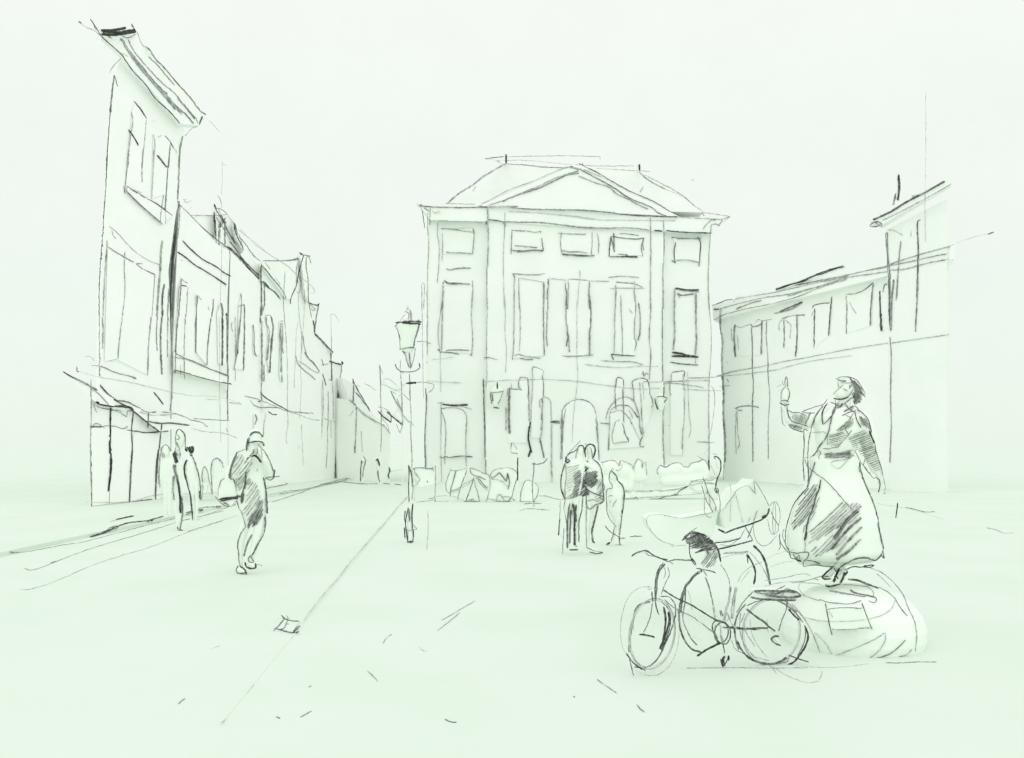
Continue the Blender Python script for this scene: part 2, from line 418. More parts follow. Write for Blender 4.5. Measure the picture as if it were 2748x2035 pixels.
t = Thing('corner_house', 'tall narrow house with a heavy overhanging cornice and a shop awning below', 'house', PL, PLx, GL)
t.add('''
@part wall
P 0 4 a1: 575 740 640 575 1225 1220 1262 1262 1250 1345 a2: 1200 500 1110 1200 a4: 1140 500 1130 930 1130 3500 430 3500 430 590 a2: 440 1200 500 400
a1: 6 20 575 740 565 820 545 1000 530 1250 510 1500 500 1652; 5 10 575 740 595 800 610 855; 3 7 640 575 560 660 525 720; 5 22 1250 1345 1225 1450 1210 1652; 4 8 1400 1240 1340 1270 1270 1345
a2: 6 20 515 0 500 300 480 600 460 900 440 1150 430 1400 430 1652; 4 12 505 900 500 1000 485 1200 470 1500 465 1652; 5 18 1220 0 1210 300 1200 500; 5 16 1215 510 1180 750 1150 900 1120 1300 1100 1652; 4 12 1220 540 1215 750 1180 1000 1150 1300 1135 1652
a4: 5 16 430 0 430 300 432 590; 4 14 460 0 465 150 460 315; 4 15 1140 0 1145 300 1145 600 1140 800 1125 930; 4 14 1105 0 1100 200 1098 400
a2: 3 8 525 760 600 820 700 930 780 1010 900 1090 1040 1150; 6 13 510 965 600 1020 690 1075 765 1115; 5 11 790 1130 850 1180 980 1240; 4 10 790 1130 855 1130; 3 7 550 800 570 860 595 885
a2: 4 26 1050 905 1035 1000 1030 1150 1010 1400 995 1652; 6 22 1070 1330 1050 1440 1050 1652
a4: 5 20 1045 0 1030 200 1035 400 1045 570; 4 14 1000 0 990 200 1000 340
a4: 5 11 350 480 440 490 600 555 700 580 790 605; 5 18 740 590 790 610; 1 6 230 540 400 590 700 640 1000 710 1300 775 1600 790 1830 855; 5 11 205 490 210 550 230 540; 2 6 285 390 340 395 380 440
@part window
P .04 .12 a1: 752 1090 772 1010 890 1170 a2: 862 0 850 430 690 360 715 100
a1: 7 15 770 1000 830 1070 890 1165; 4 12 745 1105 758 1200 735 1350 710 1652; 4 11 890 1165 870 1400 850 1652; 8 16 715 1280 760 1340 815 1435
a2: 4 12 720 0 700 200 685 350; 4 13 860 0 850 150 850 330
@sub sill
P .07 .1 a2: 690 365 900 490 1150 660 1050 740 800 520 690 410
a2: 7 12 690 365 800 430 900 490 1000 545 1150 660; 7 12 690 410 800 520 900 610 1050 740; 5 10 670 360 680 440; 5 9 700 370 695 410
@part window
P .04 .12 a1: 960 1320 1075 1345 1125 1400 a2: 1100 170 1080 450 945 480
a1: 3 10 960 1320 975 1400 960 1652; 8 14 1075 1340 1125 1400 1160 1460; 5 14 1125 1400 1120 1500 1110 1652; 7 14 995 1530 1050 1600 1095 1652; 3 8 1160 1460 1190 1500 1185 1520; 2 7 950 1190 975 1198; 2 7 1000 1350 1020 1350 1050 1330
a2: 3 10 965 0 960 200 945 495; 6 14 1120 0 1100 200 1090 400 1075 620; 7 14 1000 60 1050 120 1090 175 1105 170; 4 9 1060 450 1040 600 1030 720; 2 8 1085 600 1080 740
@part window
P .04 .12 a2: 510 985 970 1250 a4: 905 575 600 420 480 440
a2: 3 12 680 1015 675 1200 680 1400 655 1652; 4 13 975 1240 955 1500 945 1652; 4 10 505 900 510 960
a4: 3 13 655 0 630 200 610 415; 4 15 940 0 915 250 905 580; 2 6 505 440 600 420
@part cornice
P .25 .3 a1: 440 345 800 300 890 460 1480 1130 1400 1235 1225 1220 650 545
a1: 8 12 340 190 400 280 450 360 560 460 650 545 750 690 880 830 980 970 1120 1100 1225 1220; 4 9 220 215 290 265 380 305 450 360; 6 20 220 215 255 230; 5 14 890 460 930 500 980 580 1060 660 1170 790 1250 880 1330 970 1420 1090 1480 1130; 5 10 915 560 1000 640 1100 760 1170 840; 5 11 375 240 385 280 400 300
a1: 4 26 640 380 730 530 830 670 960 820 1080 960 1180 1080; 4 38 650 380 720 500 820 630 950 790 1080 930 1200 1080 1250 1130; 4 14 710 390 760 490 900 660 1050 820 1170 920 1240 1010 1370 1170; 5 34 900 730 1010 860 1100 930; 5 24 1200 970 1290 1070 1370 1170; 5 16 1060 940 1200 1060 1290 1140 1355 1220; 8 20 1445 1145 1410 1230; 5 10 1380 1160 1400 1220; 6 18 1475 1130 1480 1132; 2 6 1510 1185 1560 1240 1615 1300; 3 8 800 310 830 400 870 460 900 465; 2 6 640 520 715 555
@part chimney
P .4 .4 a1: 430 290 750 265 800 310 650 350 510 365 450 345
a1: 9 26 430 300 550 300 690 275; 9 26 450 335 560 345 650 335 790 315; 9 15 745 235 760 270 790 315; 6 9 640 345 700 375 750 360 785 335; 7 13 510 355 550 380; 9 36 440 312 600 322 780 300; 9 20 440 340 600 350
@part shop_front
P .3 .4 a4: 345 700 760 900 1030 1060 1030 3500 345 3500
a4: 5 12 345 620 348 850 345 1100 340 1300 350 1652; 7 18 330 1085 450 1085; 4 9 450 1085 530 1075 600 1085 660 1105 715 1080; 4 9 360 1085 390 1050 430 1060 480 1100; 7 13 700 1120 800 1130 880 1145 950 1140 1020 1135; 7 12 1010 1130 1110 1130
a5: 5 14 895 0 895 200 900 400 905 550 890 735; 7 14 915 595 1050 590 1180 570 1300 545; 6 18 1290 548 1400 530 1500 515; 8 22 1485 590 1550 578 1700 562; 3 7 785 630 880 600; 2 6 845 550 870 530; 2 5 900 545 1300 535 1500 480 1700 462 2000 465
@sub display_window
P .34 .1 a4: 352 1095 528 1095 535 1300 a5: 1080 400 1070 560 910 580
a4: 9 22 540 900 535 1100 530 1300 545 1450 525 1652; a5: 9 24 1085 0 1095 120 1090 250 1065 440
@sub display_window
P .34 .1 a4: 548 1095 750 1130 755 1300 a5: 1275 540 1080 560
a4: 7 16 765 930 745 1150 755 1300 740 1500 735 1652; a5: 7 15 1305 0 1290 200 1280 400 1275 560
@sub shop_door
P .34 .1 a4: 765 1150 1025 1150 1000 1400 a5: 1530 500 1515 560 1285 545
a4: 7 18 1045 1060 1030 1180 1005 1400 985 1652; a5: 7 19 1565 0 1540 200 1535 400 1525 635; a4: 3 14 1040 1280 1020 1450 1010 1652; a5: 4 12 1580 60 1570 200 1575 400; a4: 4 10 700 985 705 930 745 930
@part awning
P .5 .08 a4: 65 535 350 680 600 825 920 940 1320 1070 1020 1135 760 915 400 850
a4: 8 15 65 540 150 590 270 645 345 690; 5 20 190 610 300 665 410 725; 4 12 350 710 400 740 460 800 520 870; 8 18 435 675 500 750 600 830 700 885 800 960 900 1040 1020 1135; 5 15 590 825 700 840 800 890 870 930 920 945 990 940; 9 26 385 840 450 865 540 880 650 885 740 900 765 920; 4 9 370 870 450 900 600 930 700 990; 3 8 370 870 405 950
a4: 6 15 915 950 910 1030 908 1095; 7 17 900 1030 1000 1050 1150 1050 1320 1072; 4 12 1040 940 1130 945 1250 980 1340 1020 1430 1040 1500 1090; 5 9 1350 1005 1500 1015 1715 1025; 3 8 1330 1100 1450 1130 1650 1150 1750 1180 1790 1200; 8 15 965 745 1010 800 1058 865; 3 8 820 940 950 970 1200 960; 3 7 550 930 600 920 655 940
''').build()

t = Thing('gabled_house', 'house with paired tall windows and a dormer, next to the corner house', 'house', PL, PLx, GL)
t.add('''
@part wall
P -.05 4 a2: 1215 545 1600 945 1715 1010 1690 1500 a4: 1690 500 1695 1020 1695 3500 1135 3500 1140 600
a2: 4 10 1710 980 1720 1200 1700 1500 1690 1652; 3 9 1710 980 1725 1250 1750 1500 1765 1652; 2 7 1635 950 1630 1200 1620 1500
a4: 5 14 1690 0 1690 300 1695 600 1690 800 1695 1020; 1 6 1610 0 1612 400 1615 800 1625 1250; 4 10 1765 0 1770 450; 4 14 1820 0 1790 250 1765 450 1765 600 1750 800 1740 950; 3 9 1735 50 1730 120; 4 9 1685 1095 1688 1135; 1 6 1480 815 1600 820
a2: 8 15 1250 905 1320 980 1450 1090 1580 1160 1650 1215 1725 1255; 8 17 1185 1010 1260 1055 1350 1130 1500 1220 1680 1340; 2 7 1205 1160 1220 1165; 2 7 1230 1095 1250 1098
@part roof
P -.4 .4 a2: 1215 545 1330 655 1690 650 1750 720 1850 910 2010 1100 2000 1300 1710 1010 1600 945
a2: 6 15 1140 470 1170 480 1200 530; 7 26 1160 480 1210 530; 5 12 1210 540 1330 660 1450 780 1570 880 1710 990 1830 1100; 4 9 1330 655 1450 655 1560 655 1690 648; 7 26 1700 970 1800 1060 1900 1180 2000 1290; 5 12 1690 960 1750 1000 1820 1110; 6 15 1710 910 1760 970 1830 1070 1950 1200 2010 1250; 5 10 1750 720 1800 850 1870 940 1950 1050 2020 1110
a2: 3 8 1250 495 1290 500 1260 520 1300 525 1335 510; 3 8 1320 575 1340 575; 2 6 1790 790 1900 880 1960 920 2100 1040 2203 1095; 5 10 1575 580 1640 600 1690 645; 3 8 1590 455 1620 500 1635 580; 2 6 1635 125 1640 300 1630 450; 2 6 1635 125 1650 155 1690 160; 2 6 1690 650 1750 720
@sub chimney
P -.2 .6 a2: 1555 545 1590 590 1600 940 1570 880
a2: 8 18 1560 540 1580 600; 7 22 1560 620 1565 750 1575 870; 4 10 1575 700 1580 930; 5 12 1580 600 1640 700 1700 830 1780 950; 5 10 1580 670 1650 780 1720 900
@sub chimney
P -.2 .6 a2: 1600 780 1625 780 1680 680 1670 940 1610 950
a2: 4 24 1615 740 1608 850 1610 945; 5 24 1668 680 1665 800 1665 940; 5 9 1600 590 1650 700 1720 850 1800 950 1840 1010
@sub dormer
P -.1 .6 a2: 1745 715 1785 790 1845 1010 1770 860
a2: 8 20 1750 720 1780 790; 7 14 1755 760 1780 850 1820 930 1845 1005; 4 9 1800 840 1830 920 1845 1000
@part window
P .02 .12 a2: 1215 1345 1235 1270 1300 1350 1280 1652 a4: 1260 610 1180 540
a2: 6 12 1235 1270 1230 1400 1220 1500 1210 1652; 4 9 1235 1270 1260 1305 1300 1320; 5 10 1230 1340 1300 1355; 5 12 1300 1355 1290 1500 1280 1652; 3 7 1220 1340 1205 1500 1195 1600
a4: 5 12 1205 0 1190 150 1180 350 1178 560; 4 11 1275 0 1265 300 1265 620; 2 10 1230 470 1230 570
@part window
P .02 .12 a2: 1395 1440 1540 1480 1530 1652 a4: 1490 480 1385 350
a2: 5 12 1395 1440 1390 1550 1385 1652; 3 8 1395 1440 1435 1490; 6 13 1555 1485 1545 1580 1535 1652; 3 8 1530 1490 1560 1480; 3 8 1505 1545 1500 1570 1515 1590
a4: 5 20 1385 0 1375 60 1380 200 1380 360; 6 15 1530 0 1510 150 1495 300 1488 480
@part window
P .02 .12 a2: 1590 1600 1610 1510 1640 1510 1650 1652 a4: 1680 0 1680 460 1640 480 1600 460
a2: 6 24 1620 1510 1640 1580 1640 1652; 3 8 1600 1600 1610 1540; 7 22 1680 1615 1682 1652
a4: 7 26 1640 0 1640 250 1638 480; 6 26 1680 0 1685 250 1682 460
@part flower_box
P .25 .3 a4: 1165 350 1710 590 1730 670 1165 525
a4: 5 10 1165 350 1250 400 1400 455 1550 530 1710 590; 5 11 1165 400 1300 425 1450 490 1700 580; 7 14 1165 525 1300 560 1450 605 1600 640 1735 668; 4 9 1178 430 1178 560; 5 18 1600 550 1700 585
''').build()

t = Thing('gabled_house', 'lower house with a row of narrow hatched windows, two doors beyond the corner house', 'house', PL, PLx, GL)
t.add('''
@part wall
P -.05 4 a2: 1720 1010 2010 1300 2030 1320 2025 1652 a4: 2020 300 2030 830 2030 3500 1700 3500 1695 500
a2: 6 20 2030 1130 2020 1250 2025 1400 2020 1550 2015 1652; 5 10 2045 1300 2060 1450 2045 1600
a4: 6 18 2010 0 2015 60 ; 4 20 2025 50 2030 300 2030 500 2030 640; 4 16 2050 470 2050 640; 5 12 2030 640 2020 750 2025 830 1995 840; 7 10 2015 745 2060 800 2130 840 2203 880; 5 9 2015 745 2030 760
a6: 7 12 360 570 370 560 380 580; 8 14 370 580 450 640 540 690 640 745; 4 16 640 745 700 755 800 765 890 770; 4 10 210 600 300 620 400 655 500 700 600 740 750 785 870 830 950 840; 4 14 290 685 350 710 450 710 560 715; 3 10 260 640 310 700; 8 14 440 750 480 780 525 783; 2 7 0 655 180 680
@part window
P .02 .12 a3: 150 1180 175 1060 a3: 210 1170 205 1652 a6: 205 340 110 330 a3: 140 1652
a3: 5 12 172 1055 175 1150 160 1400 145 1550 140 1652; 5 10 145 1185 205 1165; 5 18 205 1165 205 1300 205 1500 205 1652
a6: 4 16 150 0 135 150 115 250 110 340; 5 20 205 0 200 150 195 345
a3: 3 9 75 1350 80 1400 90 1430
@part window
P .02 .12 a3: 290 1360 355 1400 355 1652 a6: 350 200 300 180 a3: 295 1652
a3: 5 12 290 1360 300 1450 305 1652; a6: 5 12 300 0 300 100 310 180 325 210
''').build()

t = Thing('gabled_house', 'gabled house with one leaning chimney and three shuttered windows in midstreet', 'house', PL, PLx, GL)
t.add('''
@part wall
P -.05 4 a3: 375 740 390 735 740 718 815 700 835 1150 865 1300 880 1400 a6: 965 250 960 600 970 3500 370 3500 a3: 375 1300
a3: 5 15 390 735 500 735 600 738 740 715; 5 10 740 715 720 800 715 950; 6 22 370 930 370 1060 375 1250 360 1330; 8 18 360 1180 355 1330; 5 13 405 950 400 1100 405 1180; 4 20 375 1330 375 1500 375 1652; 6 12 375 770 370 900
a3: 3 9 605 840 600 950 590 1100 600 1300 615 1500 625 1652; 3 9 735 1050 740 1200 760 1400 800 1600 820 1652; 2 9 800 1020 795 1200 780 1450 770 1652; 2 7 735 1340 715 1450 710 1652; 4 9 740 880 760 950 740 1060 720 1035
a6: 3 8 615 0 625 200 630 500 630 750 635 900 615 1000 625 1070; 2 7 715 0 710 150 700 400 695 520; 2 7 770 0 760 300 765 500 750 820; 2 7 765 880 775 1050 785 1285; 2 6 745 1080 745 1120
a6: 4 12 780 0 800 130 810 180; 6 15 795 165 830 220 900 290 945 360; 4 14 710 200 730 280 800 350 850 390 910 440; 3 12 730 250 800 290 880 350 940 375
@part gable
P .1 .5 a3: 370 780 390 740 700 740 735 730 720 900 660 1110 620 1110 500 950
a3: 6 13 380 780 430 840 500 930 560 1000 600 1060 618 1110; 3 9 410 750 460 820; 3 8 510 900 560 970; 7 16 380 940 440 1000 500 1040 560 1115; 6 22 390 940 450 1000; 6 12 375 770 360 840 365 880
a3: 8 12 790 675 760 780 730 900 720 970 690 1040 660 1110 658 1160; 2 6 160 420 250 510 330 590 450 670 560 740 650 800 730 880 830 950 890 1010 905 1045 850 1055
@part chimney
P .2 .6 a3: 740 655 850 690 860 760 835 1140 800 1050 770 760
a3: 8 22 740 655 780 675; 6 12 780 675 855 690; 4 9 840 690 860 760; 6 12 815 700 812 780 830 900 835 1050 835 1150; 4 9 830 690 820 700
@part window
P .02 .12 a3: 415 1275 465 1275 490 1350 480 1652 a6: 455 370 430 250 a3: 440 1400
a3: 5 12 415 1275 465 1275; 4 12 420 1280 430 1370 445 1400 440 1652; 5 20 465 1280 485 1370 480 1500 470 1652
a6: 5 16 445 0 440 120 430 250; 6 20 475 0 465 150 452 370
@part window
P .02 .12 a3: 550 1325 590 1325 590 1652 a6: 585 440 565 460 550 380 a3: 560 1500
a3: 4 42 568 1325 570 1450 575 1652; 4 9 545 1330 590 1328 
a6: 4 40 578 0 570 150 570 300 568 370; 4 20 570 380 575 460
@part door
P .02 .12 a6: 300 770 410 770 390 1000 370 1600 290 1600
a6: 4 20 310 770 325 830 305 880; 4 14 412 770 400 850 390 1000
''').build()

t = Thing('gabled_house', 'narrow house with a small bracketed gable and paired pilasters near the street end', 'house', PL, PLx, GL)
t.add('''
@part wall
P -.1 4 a3: 835 1150 940 1165 900 1450 1080 1640 a6: 1060 250 1170 280 1150 430 1120 700 1100 1500 1100 3500 965 3500 965 500
a3: 6 14 830 1140 870 1160 935 1175; 8 20 940 1155 930 1180; 5 16 935 1180 920 1250 905 1350 895 1450; 6 13 840 1150 850 1220 865 1300; 4 9 850 1160 880 1190 905 1215 880 1230 865 1200
a3: 7 24 880 1320 895 1400 890 1450 885 1520; 7 14 865 1385 890 1440 950 1510 1020 1580 1080 1640; 6 22 900 1450 960 1515 1050 1610; 2 6 1055 1260 1060 1400 1065 1652; 2 6 1055 1260 1090 1265 1140 1335
a6: 8 22 880 0 890 50; 6 13 900 0 960 50 1080 170; 4 8 1065 0 1062 150; 7 16 1055 170 1062 300 1065 450; 5 10 1065 450 1035 430; 8 18 1040 255 1100 275 1160 290; 9 26 1165 255 1175 290; 6 14 1165 290 1160 350 1145 430 1125 580; 9 22 1128 570 1122 610; 6 18 1120 600 1115 900 1105 1200 1095 1410
a6: 6 12 965 235 955 300 945 380 940 545; 6 12 965 235 985 300; 7 14 975 380 990 430 1008 495; 3 14 975 440 980 700 970 900 960 1060; 4 12 1030 555 1032 700 1025 900 1020 1150 1010 1300; 3 12 1070 460 1080 650 1080 850; 4 9 945 300 1000 285 1035 285; 3 9 1055 850 1060 1010; 4 9 1010 1300 1020 1310
a6: 5 11 1150 410 1200 460 1270 475; 3 9 990 820 1100 855 1230 890 1370 925 1495 940
''').build()

P36 = along((-8.4, 42.0), (-4.9, 39.2))
t = Thing('low_house', 'low row house with a descending roof closing the end of the street', 'house', P36, PLx, GL)
t.add('''
@part wall
P 0 4 a6: 1125 620 1270 650 1305 700 1560 880 1640 965 1640 3500 1125 3500
a6: 4 14 1310 700 1305 850 1300 1000 1290 1160; 5 22 1295 1080 1290 1160; 3 9 1355 940 1360 1050 1370 1150; 2 7 1240 800 1280 740; 3 8 1545 300 1550 450
@part roof
P .1 2 a6: 1155 415 1270 470 1450 750 1640 960 1560 880 1310 700 1240 640
a6: 6 12 1275 425 1280 520 1275 650; 7 13 1270 430 1300 500 1370 620 1445 750; 6 12 1300 560 1360 630 1400 690; 5 22 1240 635 1300 690; 4 11 1300 690 1380 780 1500 850 1590 890; 6 12 1540 870 1600 910 1640 970; 3 7 1350 505 1300 495 1270 470; 3 7 1385 475 1440 500 1495 545
''').build()

# ---- flags hanging from poles in front of the row
P33 = front(33)
t = Thing('flag', 'furled flag scribbled on a tall thin pole, hung beside the lamp post', 'flag', P33, None, 'flags on thin poles')
t.add('''
@part pole
L 1 a6: 1535 290 4 1550 600 4 1548 1480 4
a6: 4 12 1535 290 1545 450 1550 700 1555 1000 1548 1145; 3 9 1530 300 1560 350 1570 380
@part cloth
L .3 a6: 1548 440 6 1650 500 30 1740 560 10; L .3 a6: 1548 440 6 1550 720 6 1590 790 36 1640 850 8
a6: 2 8 1570 430 1620 430 1680 470 1740 530; 2 8 1550 475 1620 510 1700 540 1760 535; 3 10 1520 705 1570 715 1640 760 1650 850; 8 15 1520 745 1570 800 1650 860; 5 11 1650 860 1650 800 1610 750; 3 9 1560 820 1610 880 1640 970; 4 9 1540 870 1600 910
''').build()
t = Thing('flag', 'dark edged flag drooping just behind the lamp post', 'flag', P33, None, 'flags on thin poles')
t.add('''
@part pole
L 1 a6: 1745 440 4 1760 700 4 1765 1480 4
a6: 4 10 1745 450 1755 520 1760 700 1765 900; 3 8 1740 240 1745 430
@part cloth
L .3 a6: 1650 560 6 1730 700 26 1770 800 20 1840 880 6; L .3 a6: 1730 700 12 1680 780 10 1760 880 16
a6: 5 11 1645 545 1690 640 1740 720 1770 790; 4 9 1770 790 1830 850 1885 900; 4 9 1645 545 1700 580; 8 18 1610 750 1660 800 1760 880; 5 10 1710 620 1730 680 1750 740; 3 8 1720 610 1760 570 1830 640; 3 9 1700 870 1740 970 1760 890; 2 7 1870 890 1830 790
''').build()
P39 = front(39.0)
t = Thing('town_hall', 'grand symmetrical building with a wide pediment and hipped roof facing the square', 'building', P39, mat='stone')
t.add('''
@part wall
P 0 4 b1: 360 650 b2: 1500 760 1480 1652 b4: 1490 3500 b3: 320 3500 b1: 355 1652
b1: 3 7 355 700 358 850 368 1000 358 1250 352 1652; 3 8 460 800 455 900 470 1000 462 1300 450 1390; 3 10 305 1390 320 1395 318 1652; 3 8 300 1400 300 1652
b3: 3 8 305 0 305 300 310 600 315 900 320 1060; 4 10 350 0 355 250 352 450 355 640; 7 14 350 700 352 714; 6 12 335 960 345 1050 340 1250 330 1450 332 1652
b5: 6 12 335 0 330 200 340 400 325 655; 3 6 335 680 345 780
b2: 4 9 1500 820 1480 1100 1470 1400 1480 1652
b4: 4 9 1475 0 1485 200 1500 400 1495 700 1480 900 1475 1200 1480 1450 1480 1652
b6: 4 9 1660 0 1662 200 1660 350 1665 480; 7 18 1660 380 1662 490
b3: 1 6 350 890 500 900 700 910; 4 9 905 665 980 662 1045 685; 1 5 400 680 620 655; 4 9 250 505 310 500 390 525; 4 10 350 885 365 895 
b4: 4 9 1035 915 1150 915 1280 935 1370 945 1425 960; 4 8 1270 862 1350 862 1550 850 1630 830; 4 10 1360 1490 1480 1498 1540 1498; 3 8 1500 940 1525 980 1535 1080 1520 1250 1490 1430; 2 6 1200 970 1500 985 1650 990; 6 13 1080 1330 1086 1330
b1: 5 12 540 1250 580 1265 660 1250 785 1245
@sub bay
P .25 .4 b1: 950 660 b2: 1030 760 b4: 1030 3500 b3: 925 3500 945 500
b1: 4 16 950 660 950 760 955 900 955 1000 945 1300 945 1652; 3 8 1120 700 1115 900 1105 1100 1105 1300 1115 1652; 5 10 1100 790 1130 835; 6 14 935 780 935 820
b3: 3 10 945 0 945 300 940 500 940 900 935 950; 3 8 1110 0 1125 200 1120 400 1135 600 1125 810
b2: 4 12 900 750 905 900 905 1100 900 1652; 5 10 1030 780 1035 1000 1025 1300 1030 1652
b4: 4 12 900 0 905 200 890 500 905 600 890 880; 5 10 1030 0 1020 200 1020 500 1020 700 1025 900; 7 14 1030 900 1035 960 1030 1045; 4 10 1035 1090 1025 1300 1030 1652
b6: 4 12 1215 0 1210 200 1220 400 1215 555
b3: 7 12 905 870 910 1000 915 1200 920 1400 925 1652; b5: 5 12 920 0 925 200 930 400 930 590
b3: 2 6 900 900 1100 885 1300 880 1500 875 1700 885 1900 905 2203 945; b4: 2 6 0 880 200 895 400 925 600 950 800 970 1000 960
b4: 4 10 820 860 870 880; 3 9 830 900 1000 900 1250 890 1480 885; 2 6 270 725 400 745 600 760 800 745 980 748
b3: 2 6 1830 100 1830 600 1835 900 1800 1180 1780 1500; 2 7 1900 730 2000 740 2200 755
b3: 7 30 1565 1300 1600 1300 1665 1300; 5 13 2060 1305 2100 1310 2150 1312
@part cornice
P .36 .6 b1: 260 615 1150 640 b2: 1090 745 1690 742 1580 800 1490 905 920 880 b1: 1700 835 950 785 400 780 330 700
b1: 5 13 260 622 300 635 450 645 600 650 800 650 950 640; 4 8 255 610 290 650 300 615 260 640; 3 8 530 612 700 615 830 620; 6 20 860 638 950 648; 5 11 1150 645 1300 662 1500 668 1800 675 2203 700; 3 18 960 645 1100 640 1250 640
b2: 6 11 0 675 200 675 400 690 600 715 750 730 900 735 1090 742; 6 16 1050 740 1170 740; 4 9 1180 745 1300 752 1450 758 1600 765 1685 742; 4 9 1410 700 1500 710 1690 740; 5 10 1405 700 1435 735; 4 10 1510 765 1460 810 1420 865; 4 10 1610 765 1575 840 1560 815 1500 820 1500 880; 4 14 1500 770 1550 772
b1: 3 10 400 780 450 785 600 785 750 790 900 800; 7 13 955 768 1100 790; 5 11 1100 790 1300 795 1500 800 1650 820 1850 845 2050 855 2203 850
b2: 4 12 0 820 120 830 350 850 500 855 650 850 800 860 890 875; 8 17 935 878 1020 882; 8 14 1055 878 1200 892 1350 900 1510 902; 2 6 0 720 200 740 400 770 700 775 1150 780
b1: 2 6 1150 690 1400 700 1700 730 2000 770; 5 10 300 650 315 750 330 855; 4 10 385 650 380 750 378 820; 5 8 320 650 375 690; 3 8 400 680 440 710 470 680 485 720; 3 8 450 780 560 780
@part roof | | roof
Q 3 Y39.3 b1: 545 630 Y43 b1: 1130 215 b2: 790 295 Y39.3 b2: 1420 700
b1: 4 20 550 615 620 550 700 490 800 430 900 350 1000 290 1120 220; 5 11 920 170 1020 158 1110 150; 3 8 1110 150 1400 145 1700 140 2060 150; 2 8 2060 150 2055 185; 3 8 920 170 1000 180 1090 220 1130 222; 2 8 1030 190 1250 185 1500 200 1800 232; 4 9 1130 222 1300 230 1500 250 1740 260; 4 8 1030 190 1070 200
b2: 3 8 160 225 300 238 500 242 740 240; 3 9 370 265 600 280 780 290 900 295; 4 14 790 300 870 370 950 420 1050 470; 3 13 840 330 1000 410 1100 460 1240 550 1330 630 1420 690; 2 8 1050 470 1240 550; 3 8 1300 375 1335 385; 4 9 830 440 800 495 
b1: 3 8 830 440 800 495
@sub chimney
Q .6 Y43.5 b1: 1120 125 1142 125 1145 230 1120 230
b1: 9 22 1130 125 1132 215
@sub chimney
Q .6 Y43.5 b2: 780 222 806 222 803 300 786 300
b2: 9 28 792 222 796 290
@part pediment
P .48 .8 b1: 870 635 1790 240 b2: 1185 738 b1: 1300 655
b1: 3 9 885 620 1000 560 1150 480 1400 390 1600 300 1740 245; 4 9 950 630 1080 590 1250 520 1450 440 1620 360 1850 285; 5 14 1090 590 1170 555 1300 510 1450 460 1600 390 1730 330 1850 310; 6 18 1740 255 1790 245; 6 12 1850 215 1890 235 1885 210; 4 9 1800 255 1830 280 1870 265
b2: 6 11 200 215 250 245 370 300 500 380 700 490 820 540 950 600 1080 680 1180 735; 6 11 200 270 350 350 500 430 700 560 820 610 930 660 970 700 1090 745; 4 13 195 340 370 410 500 450 560 510 680 565 760 610 870 665; 4 9 240 275 420 350; 5 12 200 265 100 255; 5 12 860 650 880 668
''')
